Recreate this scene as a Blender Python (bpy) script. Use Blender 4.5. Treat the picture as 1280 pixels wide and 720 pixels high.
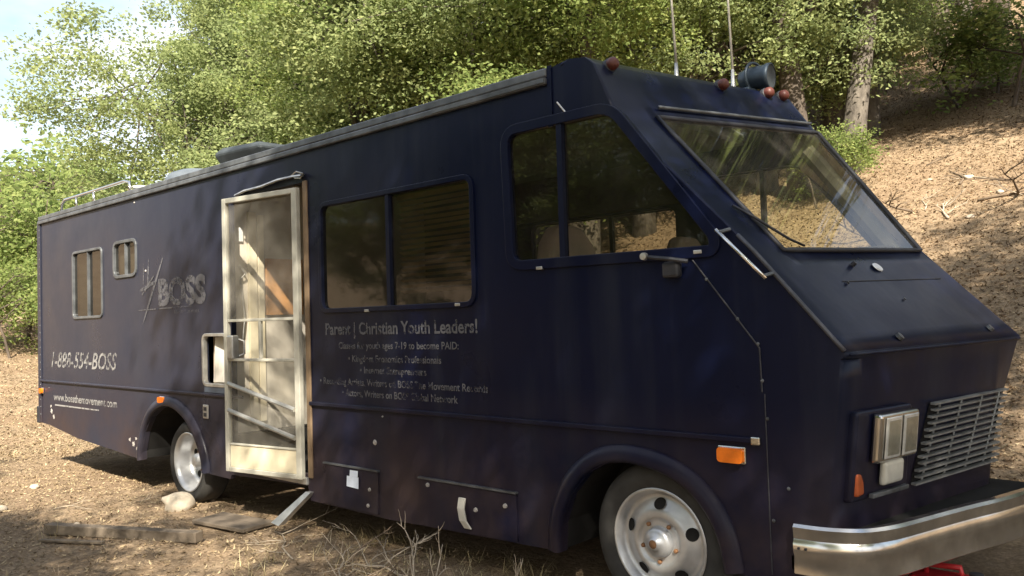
import bpy, bmesh, math, random
import numpy as np
from mathutils import Vector, Matrix
from mathutils.geometry import tessellate_polygon

for o in list(bpy.data.objects):
    bpy.data.objects.remove(o)
S = bpy.context.scene
COL = S.collection
random.seed(7)
RNG = np.random.default_rng(7)

# ------------------------------------------------------------------ camera
cd = bpy.data.cameras.new('camera')
cam = bpy.data.objects.new('camera', cd)
COL.objects.link(cam)
cd.sensor_fit = 'HORIZONTAL'
cd.sensor_width = 36.0
cd.lens = 1020.0 / 1280.0 * 36.0
cd.clip_start = 0.05
cd.clip_end = 3000
cam.matrix_world = Matrix(((0.74153, 0.045935, 0.669346, 1.69748),
                           (0.67025, -0.006157, -0.74211, -3.479597),
                           (-0.029968, 0.998925, -0.035354, 1.54),
                           (0, 0, 0, 1)))
S.camera = cam

# ------------------------------------------------------------------ light
SUN = Vector((0.57, -0.50, 0.66)).normalized()
elev = math.asin(SUN.z)
W = bpy.data.worlds.new('World')
S.world = W
W.use_nodes = True
nt = W.node_tree
nt.nodes.clear()
wo = nt.nodes.new('ShaderNodeOutputWorld')
wb = nt.nodes.new('ShaderNodeBackground')
sk = nt.nodes.new('ShaderNodeTexSky')
sk.sky_type = 'NISHITA'
sk.sun_disc = False
sk.sun_elevation = elev
sk.sun_rotation = math.atan2(SUN.x, SUN.y)
sk.air_density = 1.3
sk.dust_density = 2.0
tc = nt.nodes.new('ShaderNodeTexCoord')
mp = nt.nodes.new('ShaderNodeMapping')
mp.inputs['Scale'].default_value = (1.0, 1.0, 2.6)
cn = nt.nodes.new('ShaderNodeTexNoise')
cn.inputs['Scale'].default_value = 1.7
cn.inputs['Detail'].default_value = 7
cn.inputs['Roughness'].default_value = 0.55
cr = nt.nodes.new('ShaderNodeValToRGB')
cr.color_ramp.elements[0].position = 0.41
cr.color_ramp.elements[1].position = 0.60
mx = nt.nodes.new('ShaderNodeMix')
mx.data_type = 'RGBA'
mx.inputs[7].default_value = (4.9, 5.05, 5.4, 1)
nt.links.new(tc.outputs['Generated'], mp.inputs['Vector'])
nt.links.new(mp.outputs[0], cn.inputs['Vector'])
nt.links.new(cn.outputs['Fac'], cr.inputs[0])
nt.links.new(cr.outputs[0], mx.inputs[0])
nt.links.new(sk.outputs[0], mx.inputs[6])
nt.links.new(mx.outputs[2], wb.inputs['Color'])
wb.inputs['Strength'].default_value = 0.09
nt.links.new(wb.outputs[0], wo.inputs['Surface'])

sl = bpy.data.lights.new('sun', 'SUN')
sl.energy = 5.0
sl.angle = math.radians(0.53)
sl.color = (1.0, 0.93, 0.80)
so = bpy.data.objects.new('sun', sl)
COL.objects.link(so)
so.rotation_euler = SUN.to_track_quat('Z', 'Y').to_euler()
S.view_settings.view_transform = 'Standard'
S.view_settings.look = 'None'
S.view_settings.exposure = 1.65
S.view_settings.gamma = 1.0


# ------------------------------------------------------------------ materials
def newmat(name):
    m = bpy.data.materials.new(name)
    m.use_nodes = True
    return m, m.node_tree, m.node_tree.nodes['Principled BSDF']


def link(t, a, b):
    t.links.new(a, b)


def noise(t, scale, detail=4, rough=0.55, vec=None, stretch=None):
    n = t.nodes.new('ShaderNodeTexNoise')
    n.inputs['Scale'].default_value = scale
    n.inputs['Detail'].default_value = detail
    n.inputs['Roughness'].default_value = rough
    c = t.nodes.new('ShaderNodeTexCoord')
    src = c.outputs['Object']
    if stretch:
        m = t.nodes.new('ShaderNodeMapping')
        m.inputs['Scale'].default_value = stretch
        link(t, src, m.inputs['Vector'])
        src = m.outputs[0]
    link(t, src, n.inputs['Vector'])
    return n.outputs['Fac']


def ramp(t, fac, stops):
    r = t.nodes.new('ShaderNodeValToRGB')
    e = r.color_ramp.elements
    while len(e) < len(stops):
        e.new(0.5)
    for i, (p, c) in enumerate(stops):
        e[i].position = p
        e[i].color = (*c, 1) if len(c) == 3 else c
    link(t, fac, r.inputs[0])
    return r.outputs[0]


def mixc(t, fac, a, b):
    m = t.nodes.new('ShaderNodeMix')
    m.data_type = 'RGBA'
    for sock, v in ((m.inputs[0], fac), (m.inputs[6], a), (m.inputs[7], b)):
        if isinstance(v, (int, float)):
            sock.default_value = v
        elif isinstance(v, tuple):
            sock.default_value = (*v, 1)
        else:
            link(t, v, sock)
    return m.outputs[2]


def bump(t, p, h, strength, dist):
    b = t.nodes.new('ShaderNodeBump')
    b.inputs['Strength'].default_value = strength
    b.inputs['Distance'].default_value = dist
    link(t, h, b.inputs['Height'])
    link(t, b.outputs[0], p.inputs['Normal'])


def simple(name, col, rough=0.6, metal=0.0, var=0.25, scale=6.0, spec=0.5, bmp=0.0):
    m, t, p = newmat(name)
    f = noise(t, scale, 5)
    a = tuple(c * (1 - var) for c in col)
    b = tuple(min(1, c * (1 + var)) for c in col)
    link(t, ramp(t, f, [(0.3, a), (0.7, b)]), p.inputs['Base Color'])
    p.inputs['Roughness'].default_value = rough
    p.inputs['Metallic'].default_value = metal
    p.inputs['Specular IOR Level'].default_value = spec
    if bmp:
        bump(t, p, noise(t, scale * 4, 5), bmp, 0.01)
    return m


def paint_mat():
    m, t, p = newmat('navy_paint')
    streak = noise(t, 1.6, 6, 0.6, stretch=(2.2, 2.2, 0.18))
    blot = noise(t, 1.3, 5, 0.6)
    fine = noise(t, 35, 4, 0.6)
    base = ramp(t, blot, [(0.3, (0.0028, 0.0048, 0.0190)), (0.7, (0.0042, 0.0066, 0.0240))])
    chalk = ramp(t, streak, [(0.48, (0, 0, 0)), (0.72, (0.85, 0.85, 0.85))])
    c1 = mixc(t, chalk, base, (0.016, 0.019, 0.032))
    # paler towards the coach's back: sun and glare painted in, over slight oxidation
    c = t.nodes.new('ShaderNodeTexCoord')
    sx = t.nodes.new('ShaderNodeSeparateXYZ')
    link(t, c.outputs['Object'], sx.inputs[0])
    mr = t.nodes.new('ShaderNodeMapRange')
    mr.inputs['From Min'].default_value = -2.2
    mr.inputs['From Max'].default_value = -6.2
    mr.inputs['To Min'].default_value = 0.0
    mr.inputs['To Max'].default_value = 0.7
    link(t, sx.outputs[0], mr.inputs[0])
    c2 = mixc(t, mr.outputs[0], c1, (0.034, 0.036, 0.050))
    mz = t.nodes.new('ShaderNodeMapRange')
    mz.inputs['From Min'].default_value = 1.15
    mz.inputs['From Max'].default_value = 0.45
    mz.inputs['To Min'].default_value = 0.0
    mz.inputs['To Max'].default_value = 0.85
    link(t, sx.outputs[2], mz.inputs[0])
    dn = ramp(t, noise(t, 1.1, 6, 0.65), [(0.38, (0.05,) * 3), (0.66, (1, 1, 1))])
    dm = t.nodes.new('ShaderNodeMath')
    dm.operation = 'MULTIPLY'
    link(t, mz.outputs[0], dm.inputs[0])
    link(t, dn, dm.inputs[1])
    c2 = mixc(t, dm.outputs[0], c2, (0.052, 0.035, 0.033))  # brown low down: ground reflection painted into the colour, together with road dust
    spk = ramp(t, fine, [(0.70, (0, 0, 0)), (0.78, (0.35, 0.35, 0.35))])
    c3 = mixc(t, spk, c2, (0.06, 0.06, 0.075))
    link(t, c3, p.inputs['Base Color'])
    r = ramp(t, blot, [(0.3, (0.24,) * 3), (0.75, (0.46,) * 3)])
    link(t, r, p.inputs['Roughness'])
    p.inputs['Specular IOR Level'].default_value = 0.15
    bump(t, p, noise(t, 1.5, 4, 0.45), 0.30, 0.03)
    return m


def glass_mat(name, tint, dirt, rough=0.02, ior=1.5):
    m, t, p = newmat(name)
    out = t.nodes['Material Output']
    t.nodes.remove(p)
    tr = t.nodes.new('ShaderNodeBsdfTransparent')
    tr.inputs[0].default_value = (*tint, 1)
    gl = t.nodes.new('ShaderNodeBsdfGlossy')
    gl.inputs['Roughness'].default_value = rough
    # Schlick reflectance, the same from both faces of the pane
    f0 = ((ior - 1) / (ior + 1)) ** 2 * 1.7
    lw = t.nodes.new('ShaderNodeLayerWeight')
    lw.inputs['Blend'].default_value = 0.5
    pw = t.nodes.new('ShaderNodeMath')
    pw.operation = 'POWER'
    link(t, lw.outputs['Facing'], pw.inputs[0])
    pw.inputs[1].default_value = 5.0
    ma = t.nodes.new('ShaderNodeMath')
    ma.operation = 'MULTIPLY_ADD'
    link(t, pw.outputs[0], ma.inputs[0])
    ma.inputs[1].default_value = 1 - f0
    ma.inputs[2].default_value = f0
    m1 = t.nodes.new('ShaderNodeMixShader')
    link(t, ma.outputs[0], m1.inputs[0])
    link(t, tr.outputs[0], m1.inputs[1])
    link(t, gl.outputs[0], m1.inputs[2])
    df = t.nodes.new('ShaderNodeBsdfDiffuse')
    df.inputs[0].default_value = (0.48, 0.44, 0.37, 1)
    n = noise(t, 3.0, 6, 0.65)
    rp = ramp(t, n, [(0.35, (dirt * 0.5,) * 3), (0.75, (dirt * 1.5,) * 3)])
    m2 = t.nodes.new('ShaderNodeMixShader')
    link(t, rp, m2.inputs[0])
    link(t, m1.outputs[0], m2.inputs[1])
    link(t, df.outputs[0], m2.inputs[2])
    link(t, m2.outputs[0], out.inputs[0])
    return m


def leaf_mat(name, c0, c1, c2, trans=0.35):
    m, t, p = newmat(name)
    g = t.nodes.new('ShaderNodeNewGeometry')
    col = ramp(t, g.outputs['Random Per Island'], [(0.0, c0), (0.55, c1), (1.0, c2)])
    big = noise(t, 0.9, 3)
    k = ramp(t, big, [(0.3, (0.86, 0.90, 0.86)), (0.7, (1.18, 1.12, 1.0))])
    mm = t.nodes.new('ShaderNodeMix')
    mm.data_type = 'RGBA'
    mm.blend_type = 'MULTIPLY'
    mm.inputs[0].default_value = 1
    link(t, col, mm.inputs[6])
    link(t, k, mm.inputs[7])
    col = mm.outputs[2]
    link(t, col, p.inputs['Base Color'])
    p.inputs['Roughness'].default_value = 0.6
    p.inputs['Specular IOR Level'].default_value = 0.15
    tl = t.nodes.new('ShaderNodeBsdfTranslucent')
    link(t, col, tl.inputs[0])
    ms = t.nodes.new('ShaderNodeMixShader')
    ms.inputs[0].default_value = trans
    link(t, p.outputs[0], ms.inputs[1])
    link(t, tl.outputs[0], ms.inputs[2])
    link(t, ms.outputs[0], t.nodes['Material Output'].inputs[0])
    return m


def bark_mat(name, a, b):
    m, t, p = newmat(name)
    f = noise(t, 5, 7, 0.65, stretch=(1.6, 1.6, 0.5))
    link(t, ramp(t, f, [(0.3, a), (0.7, b)]), p.inputs['Base Color'])
    p.inputs['Roughness'].default_value = 0.9
    bump(t, p, f, 0.9, 0.05)
    return m


def ground_mat():
    m, t, p = newmat('dry_soil')
    f = noise(t, 0.7, 8, 0.65)
    g = noise(t, 9, 8, 0.7)
    h = noise(t, 45, 6, 0.7)
    a = ramp(t, f, [(0.3, (0.20, 0.142, 0.088)), (0.55, (0.30, 0.220, 0.142)), (0.75, (0.36, 0.272, 0.182))])
    b = ramp(t, g, [(0.35, (0.13, 0.086, 0.052)), (0.65, (0.39, 0.300, 0.205))])
    c = mixc(t, 0.45, a, b)
    drift = ramp(t, noise(t, 0.33, 7, 0.7), [(0.46, (0, 0, 0)), (0.62, (0.42, 0.42, 0.42))])
    c = mixc(t, drift, c, (0.15, 0.095, 0.058))
    d = ramp(t, h, [(0.35, (0.50, 0.47, 0.45)), (0.65, (1.28, 1.25, 1.2))])
    mm = t.nodes.new('ShaderNodeMix')
    mm.data_type = 'RGBA'
    mm.blend_type = 'MULTIPLY'
    mm.inputs[0].default_value = 0.8
    link(t, c, mm.inputs[6])
    link(t, d, mm.inputs[7])
    link(t, mm.outputs[2], p.inputs['Base Color'])
    p.inputs['Roughness'].default_value = 0.95
    p.inputs['Specular IOR Level'].default_value = 0.15
    bump(t, p, g, 0.8, 0.05)
    return m


def worn_text_mat(name, keep, col):
    # faded, half peeled vinyl lettering: the navy shows through where the film has gone
    m, t, p = newmat(name)
    f = noise(t, 16, 6, 0.7)
    g = noise(t, 2.3, 3)
    a = t.nodes.new('ShaderNodeMix')
    a.inputs[0].default_value = 0.45
    link(t, f, a.inputs[2])
    link(t, g, a.inputs[3])
    k = ramp(t, a.outputs[0], [(keep / 2 - 0.05, (0, 0, 0)), (keep / 2 + 0.06, (1, 1, 1))])
    p.inputs['Base Color'].default_value = (*col, 1)
    p.inputs['Roughness'].default_value = 0.55
    tr = t.nodes.new('ShaderNodeBsdfTransparent')
    ms = t.nodes.new('ShaderNodeMixShader')
    link(t, k, ms.inputs[0])
    link(t, p.outputs[0], ms.inputs[1])
    link(t, tr.outputs[0], ms.inputs[2])
    link(t, ms.outputs[0], t.nodes['Material Output'].inputs[0])
    return m


M = {}
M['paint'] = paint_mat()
M['trim'] = simple('black_rubber_trim', (0.018, 0.018, 0.022), 0.55, 0, 0.3, 20)
M['railalu'] = simple('weathered_roof_rail', (0.10, 0.105, 0.11), 0.42, 0.3, 0.5, 7)
M['alu'] = simple('dull_aluminium', (0.50, 0.49, 0.46), 0.42, 0.75, 0.25, 10)
M['doorframe'] = simple('cream_door_frame', (0.46, 0.44, 0.37), 0.42, 0.1, 0.15, 8)
M['doorpanel'] = simple('cream_door_panel', (0.58, 0.51, 0.36), 0.5, 0, 0.12, 5)
M['chrome'] = simple('dull_chrome', (0.62, 0.61, 0.58), 0.17, 1.0, 0.16, 5)
M['bumper'] = simple('dusty_chrome', (0.58, 0.55, 0.50), 0.20, 0.92, 0.35, 5)
M['wheel'] = simple('silver_wheel_paint', (0.46, 0.46, 0.46), 0.36, 0.55, 0.18, 9)
M['rust'] = simple('rust', (0.20, 0.10, 0.045), 0.85, 0.1, 0.4, 30)
M['tyre'] = simple('tyre_rubber', (0.040, 0.038, 0.035), 0.85, 0, 0.25, 12, 0.25)
M['dark'] = simple('underbody_black', (0.016, 0.015, 0.014), 0.9, 0, 0.3, 5, 0.2)
M['amber'] = simple('amber_lens', (0.75, 0.17, 0.012), 0.22, 0, 0.1, 30)
M['redamber'] = simple('faded_red_lens', (0.085, 0.020, 0.012), 0.5, 0, 0.25, 25)
M['lens'] = simple('lamp_glass', (0.58, 0.57, 0.53), 0.16, 0.45, 0.2, 20)
M['signal'] = simple('milky_signal_lens', (0.46, 0.44, 0.38), 0.25, 0, 0.12, 14)
M['sidemark'] = simple('dull_orange_lens', (0.42, 0.085, 0.02), 0.35, 0, 0.2, 20)
M['primer'] = simple('bare_primer', (0.36, 0.33, 0.30), 0.8, 0, 0.3, 25)
M['seam'] = simple('grey_sealant', (0.028, 0.028, 0.034), 0.6, 0, 0.4, 30)
M['slat'] = simple('dull_grille_slat', (0.19, 0.19, 0.18), 0.5, 0.3, 0.3, 12)
M['white'] = simple('white_plastic', (0.72, 0.72, 0.70), 0.5, 0, 0.1, 10)
M['paper'] = simple('pale_blue_tag', (0.62, 0.68, 0.78), 0.7, 0, 0.1, 20)
M['bone'] = simple('pale_plastic_lever', (0.50, 0.47, 0.40), 0.5, 0, 0.2, 10)
M['blueroof'] = simple('blue_grey_metal', (0.030, 0.045, 0.062), 0.45, 0.3, 0.3, 10)
M['acbox'] = simple('grey_roof_box', (0.035, 0.042, 0.045), 0.7, 0, 0.3, 6)
M['dome'] = simple('smoked_dome', (0.10, 0.115, 0.13), 0.4, 0, 0.2, 6)
M['cream'] = simple('cream_laminate', (0.74, 0.66, 0.48), 0.5, 0, 0.08, 5)
M['greywall'] = simple('grey_beige_wall', (0.60, 0.55, 0.47), 0.8, 0, 0.12, 4)
M['oak'] = simple('orange_wood_panel', (0.58, 0.30, 0.12), 0.5, 0, 0.15, 6)
M['inner'] = simple('brown_interior', (0.085, 0.065, 0.05), 0.85, 0, 0.3, 3)
M['ceil'] = simple('dull_headliner', (0.16, 0.14, 0.12), 0.9, 0, 0.15, 3)
M['seat'] = simple('tan_seat_cloth', (0.82, 0.63, 0.53), 0.9, 0, 0.12, 8)
M['blind'] = simple('yellowed_blind', (0.55, 0.39, 0.17), 0.6, 0, 0.2, 8)
M['hatchint'] = simple('tan_board', (0.34, 0.25, 0.16), 0.8, 0, 0.35, 6)
M['glass_side'] = glass_mat('tinted_side_glass', (0.33, 0.32, 0.28), 0.016, 0.03)
M['glass_big'] = glass_mat('dark_side_glass', (0.26, 0.25, 0.20), 0.018, 0.04)
M['glass_ws'] = glass_mat('dusty_windshield_glass', (0.82, 0.84, 0.72), 0.05, 0.02, 1.55)
M['glass_clear'] = glass_mat('dirty_glass', (0.80, 0.79, 0.72), 0.07, 0.04)
M['glass_lamp'] = glass_mat('headlamp_glass', (0.85, 0.85, 0.82), 0.06, 0.05, 1.6)
M['screen'] = glass_mat('door_screen', (0.80, 0.79, 0.76), 0.20, 0.3, 1.2)
M['text'] = worn_text_mat('faded_grey_lettering', 1.08, (0.095, 0.095, 0.105))
M['text2'] = worn_text_mat('peeling_white_lettering', 1.12, (0.26, 0.25, 0.24))
M['text4'] = worn_text_mat('peeled_number_lettering', 1.02, (0.26, 0.25, 0.24))
M['text3'] = worn_text_mat('silver_graphic', 1.07, (0.10, 0.097, 0.105))
M['wood'] = simple('weathered_plank', (0.17, 0.135, 0.10), 0.9, 0, 0.3, 7, 0.2, 0.4)
M['stick'] = simple('bleached_twig', (0.34, 0.28, 0.21), 0.9, 0, 0.3, 9, 0.2)
M['stickd'] = simple('dark_twig', (0.13, 0.095, 0.065), 0.9, 0, 0.3, 9, 0.2)
M['rock'] = simple('pale_stone', (0.42, 0.36, 0.28), 0.95, 0, 0.25, 6, 0.2, 0.6)
M['redcan'] = simple('red_plastic', (0.48, 0.025, 0.03), 0.4, 0, 0.15, 6)
M['soil'] = ground_mat()
M['leaf'] = leaf_mat('oak_leaf', (0.175, 0.235, 0.075), (0.245, 0.305, 0.102), (0.35, 0.39, 0.145), 0.58)
M['leafpale'] = leaf_mat('pale_leaf', (0.225, 0.275, 0.125), (0.295, 0.345, 0.158), (0.39, 0.43, 0.21), 0.58)
M['leafdark'] = leaf_mat('dark_leaf', (0.065, 0.098, 0.028), (0.090, 0.125, 0.036), (0.145, 0.17, 0.055), 0.45)
M['litter'] = leaf_mat('dead_leaf', (0.11, 0.074, 0.044), (0.28, 0.205, 0.130), (0.47, 0.370, 0.245), 0.1)
M['litterb'] = leaf_mat('brown_oak_litter', (0.085, 0.050, 0.028), (0.22, 0.145, 0.088), (0.44, 0.33, 0.215), 0.1)
M['straw'] = leaf_mat('dry_straw', (0.24, 0.185, 0.105), (0.40, 0.32, 0.19), (0.52, 0.44, 0.28), 0.2)
M['bark'] = bark_mat('grey_bark', (0.045, 0.036, 0.028), (0.165, 0.14, 0.112))
M['barkd'] = bark_mat('dark_bark', (0.035, 0.026, 0.02), (0.12, 0.09, 0.065))


# ------------------------------------------------------------------ mesh helpers
def link_obj(name, me, mat=None, parent=None):
    o = bpy.data.objects.new(name, me)
    COL.objects.link(o)
    if mat is not None and me is not None:
        me.materials.append(M[mat] if isinstance(mat, str) else mat)
    if parent is not None:
        o.parent = parent
    return o


def tag(o, label=None, cat=None, group=None, kind=None):
    if label:
        o['label'] = label
    if cat:
        o['category'] = cat
    if group:
        o['group'] = group
    if kind:
        o['kind'] = kind
    return o


def empty(name, loc, label, cat, group=None):
    o = bpy.data.objects.new(name, None)
    COL.objects.link(o)
    o.location = loc
    o.empty_display_size = 0.2
    return tag(o, label, cat, group)


def np_mesh(name, v, f):
    """v (n,3), f (m,k) all same k"""
    v = np.asarray(v, np.float32)
    f = np.asarray(f, np.int32)
    me = bpy.data.meshes.new(name)
    me.vertices.add(len(v))
    me.vertices.foreach_set('co', v.ravel())
    k = f.shape[1]
    me.loops.add(f.size)
    me.loops.foreach_set('vertex_index', f.ravel())
    me.polygons.add(len(f))
    me.polygons.foreach_set('loop_start', np.arange(0, f.size, k, dtype=np.int32))
    me.polygons.foreach_set('loop_total', np.full(len(f), k, np.int32))
    me.update(calc_edges=True)
    return me


class MB:
    def __init__(s):
        s.v = []
        s.f = []

    def add(s, vs, fs):
        n = len(s.v)
        s.v += [tuple(a) for a in vs]
        s.f += [tuple(i + n for i in f) for f in fs]
        return s

    def box(s, lo, hi):
        x0, y0, z0 = lo
        x1, y1, z1 = hi
        return s.add([(x0, y0, z0), (x1, y0, z0), (x1, y1, z0), (x0, y1, z0), (x0, y0, z1), (x1, y0, z1), (x1, y1, z1), (x0, y1, z1)],
                     [(0, 3, 2, 1), (4, 5, 6, 7), (0, 1, 5, 4), (1, 2, 6, 5), (2, 3, 7, 6), (3, 0, 4, 7)])

    def tube(s, pts, r, n=8, closed=False, cap=True):
        pts = [Vector(p) for p in pts]
        m = len(pts)
        rs = r if isinstance(r, (list, tuple)) else [r] * m
        rings = []
        up = None
        for i, p in enumerate(pts):
            if closed:
                d = pts[(i + 1) % m] - pts[i - 1]
            else:
                d = pts[min(i + 1, m - 1)] - pts[max(i - 1, 0)]
            d = d.normalized() if d.length > 1e-9 else Vector((0, 0, 1))
            if up is None:
                up = d.orthogonal().normalized()
            up = (up - d * up.dot(d))
            up = up.normalized() if up.length > 1e-6 else d.orthogonal().normalized()
            w = d.cross(up)
            rings.append([p + (up * math.cos(2 * math.pi * k / n) + w * math.sin(2 * math.pi * k / n)) * rs[i] for k in range(n)])
        vs = [q for rg in rings for q in rg]
        fs = []
        for i in range(m if closed else m - 1):
            a, b = i * n, ((i + 1) % m) * n
            for k in range(n):
                fs.append((a + k, a + (k + 1) % n, b + (k + 1) % n, b + k))
        if cap and not closed:
            fs.append(tuple(reversed(range(n))))
            fs.append(tuple(range((m - 1) * n, m * n)))
        return s.add(vs, fs)

    def lathe(s, prof, c, axis='y', n=32, sign=1):
        """prof: list of (r, t) ; axis y: t runs along y"""
        vs = []
        for r, t in prof:
            for k in range(n):
                a = 2 * math.pi * k / n
                if axis == 'y':
                    vs.append((c[0] + r * math.cos(a), c[1] + t, c[2] + r * math.sin(a)))
                elif axis == 'x':
                    vs.append((c[0] + t, c[1] + r * math.cos(a), c[2] + r * math.sin(a)))
                else:
                    vs.append((c[0] + r * math.cos(a), c[1] + r * math.sin(a), c[2] + t))
        fs = []
        for i in range(len(prof) - 1):
            for k in range(n):
                fs.append((i * n + k, i * n + (k + 1) % n, (i + 1) * n + (k + 1) % n, (i + 1) * n + k))
        return s.add(vs, fs)

    def build(s, name, mat, parent=None, smooth=False, bevel=0.0, segs=2):
        me = bpy.data.meshes.new(name)
        me.from_pydata(s.v, [], s.f)
        bm = bmesh.new()
        bm.from_mesh(me)
        bmesh.ops.recalc_face_normals(bm, faces=bm.faces)
        bm.to_mesh(me)
        bm.free()
        if smooth:
            me.polygons.foreach_set('use_smooth', [True] * len(me.polygons))
            me.update()
        o = link_obj(name, me, mat, parent)
        if bevel:
            b = o.modifiers.new('bevel', 'BEVEL')
            b.width = bevel
            b.segments = segs
            b.limit_method = 'ANGLE'
            b.angle_limit = math.radians(40)
        return o


def plate(name, outer, holes, y0, y1, mat, parent=None):
    """plate in the XZ plane with holes, from y0 to y1"""
    loops = [outer] + holes
    flat = [p for l in loops for p in l]
    tris = tessellate_polygon([[Vector((p[0], p[1], 0)) for p in l] for l in loops])
    n = len(flat)
    vs = [(p[0], y0, p[1]) for p in flat] + [(p[0], y1, p[1]) for p in flat]
    fs = []
    for t in tris:
        fs.append(tuple(t))
        fs.append(tuple(i + n for i in reversed(t)))
    k = 0
    for l in loops:
        m = len(l)
        for i in range(m):
            a, b = k + i, k + (i + 1) % m
            fs.append((a, b, b + n, a + n))
        k += m
    mb = MB()
    mb.add(vs, fs)
    return mb.build(name, mat, parent)


def rounded(pts, r, n=5):
    """round the corners of an XZ polygon"""
    out = []
    m = len(pts)
    for i in range(m):
        p = Vector(pts[i])
        a = (Vector(pts[i - 1]) - p)
        b = (Vector(pts[(i + 1) % m]) - p)
        rr = r[i] if isinstance(r, (list, tuple)) else r
        rr = min(rr, a.length * 0.48, b.length * 0.48)
        p0 = p + a.normalized() * rr
        p1 = p + b.normalized() * rr
        for k in range(n + 1):
            t = k / n
            q = p0 * (1 - t) ** 2 + p * 2 * t * (1 - t) + p1 * t ** 2
            out.append((q.x, q.y))
    return out


def rect(x0, z0, x1, z1):
    return [(x0, z0), (x1, z0), (x1, z1), (x0, z1)]


def inset(loop, d):
    c = Vector((sum(p[0] for p in loop) / len(loop), sum(p[1] for p in loop) / len(loop)))
    out = []
    m = len(loop)
    for i in range(m):
        a = Vector(loop[i - 1])
        b = Vector(loop[(i + 1) % m])
        t = (b - a)
        nrm = Vector((-t.y, t.x))
        if nrm.length < 1e-9:
            nrm = c - Vector(loop[i])
        nrm.normalize()
        if nrm.dot(c - Vector(loop[i])) < 0:
            nrm = -nrm
        q = Vector(loop[i]) + nrm * d
        out.append((q.x, q.y))
    return out


def ring_frame(name, loop, d_out, d_in, y0, y1, mat, parent, smooth=False):
    lo = inset(loop, -d_out)
    li = inset(loop, d_in)
    m = len(loop)
    vs = [(p[0], y0, p[1]) for p in lo] + [(p[0], y0, p[1]) for p in li] + \
         [(p[0], y1, p[1]) for p in lo] + [(p[0], y1, p[1]) for p in li]
    fs = []
    for i in range(m):
        j = (i + 1) % m
        fs += [(i, j, m + j, m + i), (2 * m + i, 3 * m + i, 3 * m + j, 2 * m + j),
               (i, 2 * m + i, 2 * m + j, j), (m + i, m + j, 3 * m + j, 3 * m + i)]
    mb = MB()
    mb.add(vs, fs)
    return mb.build(name, mat, parent, bevel=0.004)


def pane(name, loop, y, mat, parent):
    mb = MB()
    mb.add([(p[0], y, p[1]) for p in loop], [tuple(range(len(loop)))])
    return mb.build(name, mat, parent)


# ------------------------------------------------------------------ terrain
def vnoise(x, y, seed=0):
    """smooth value noise on arrays"""
    xi = np.floor(x).astype(np.int64)
    yi = np.floor(y).astype(np.int64)
    xf = x - xi
    yf = y - yi

    def h(a, b):
        n = (a * 374761393 + b * 668265263 + seed * 974634777) & 0x7fffffff
        n = ((n ^ (n >> 13)) * 1274126177) & 0x7fffffff
        return ((n ^ (n >> 16)) & 0xffff) / 65535.0
    u = xf * xf * (3 - 2 * xf)
    v = yf * yf * (3 - 2 * yf)
    return (h(xi, yi) * (1 - u) + h(xi + 1, yi) * u) * (1 - v) + (h(xi, yi + 1) * (1 - u) + h(xi + 1, yi + 1) * u) * v


def softplus(a, k):
    return np.where(a * k > 30, a, np.log1p(np.exp(np.clip(a * k, -40, 30))) / k)


def terrain(x, y):
    x = np.asarray(x, float)
    y = np.asarray(y, float)
    z = 0.011 * np.clip(x + 1.0, -9, 8)
    # the bank behind the motorhome, steepest towards its front
    y0 = 3.9 + 0.40 * softplus(-x - 9.0, 0.8)
    bank = softplus(y - y0, 1.1)
    z = z + 0.47 * np.minimum(bank, 34) + 0.22 * np.maximum(bank - 34, 0).clip(0, 120)
    # clearing rises gently behind the coach
    z = z + np.minimum(0.13 * softplus(-x - 13.0, 0.7), 2.0)
    # distant ridge beyond the clearing
    d = np.hypot(x, y)
    ridge = np.clip((-x - 90) / 160, 0, 1)
    z = z + 40 * ridge ** 1.3 * (0.6 + 0.5 * vnoise(x / 55, y / 55, 5))
    near = np.exp(-(d / 60) ** 2)
    flat = 1 - 0.75 * ((x > -9.6) & (x < 1.2) & (y > -0.3) & (y < 2.8))
    z = z + (0.20 * (vnoise(x / 3.1, y / 3.1, 1) - 0.5) * np.clip((d - 6) / 6, 0, 1) +
             0.055 * (vnoise(x / 0.7, y / 0.7, 2) - 0.5) * flat + 0.030 * (vnoise(x / 0.22, y / 0.22, 3) - 0.5) * near * flat)
    return z


def tz(x, y):
    return float(terrain(np.array([x]), np.array([y]))[0])


def axis(lo, hi, dlo, dhi, step):
    core = np.arange(dlo, dhi, step)
    k = 1.09
    a = [dhi]
    s = step
    while a[-1] < hi:
        s *= k
        a.append(a[-1] + s)
    b = [dlo]
    s = step
    while b[-1] > lo:
        s *= k
        b.append(b[-1] - s)
    return np.concatenate([np.array(b[1:])[::-1], core, np.array(a)])


gx = axis(-700, 700, -12, 6, 0.075)
gy = axis(-700, 700, -4, 13, 0.075)
GX, GY = np.meshgrid(gx, gy)
GZ = terrain(GX, GY)
nx, ny = len(gx), len(gy)
idx = np.arange(nx * ny).reshape(ny, nx)
fq = np.stack([idx[:-1, :-1].ravel(), idx[:-1, 1:].ravel(), idx[1:, 1:].ravel(), idx[1:, :-1].ravel()], 1)
gme = np_mesh('ground', np.stack([GX.ravel(), GY.ravel(), GZ.ravel()], 1), fq)
gme.polygons.foreach_set('use_smooth', np.ones(len(fq), bool))
ground = tag(link_obj('ground', gme, 'soil'), kind='structure')

# ------------------------------------------------------------------ MOTORHOME
RV = empty('motorhome', (0, 0, 0), 'faded dark navy motorhome with raked windshield and open screen door, parked on dirt', 'motorhome')
WD = 2.4
XR = -9.08

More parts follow.
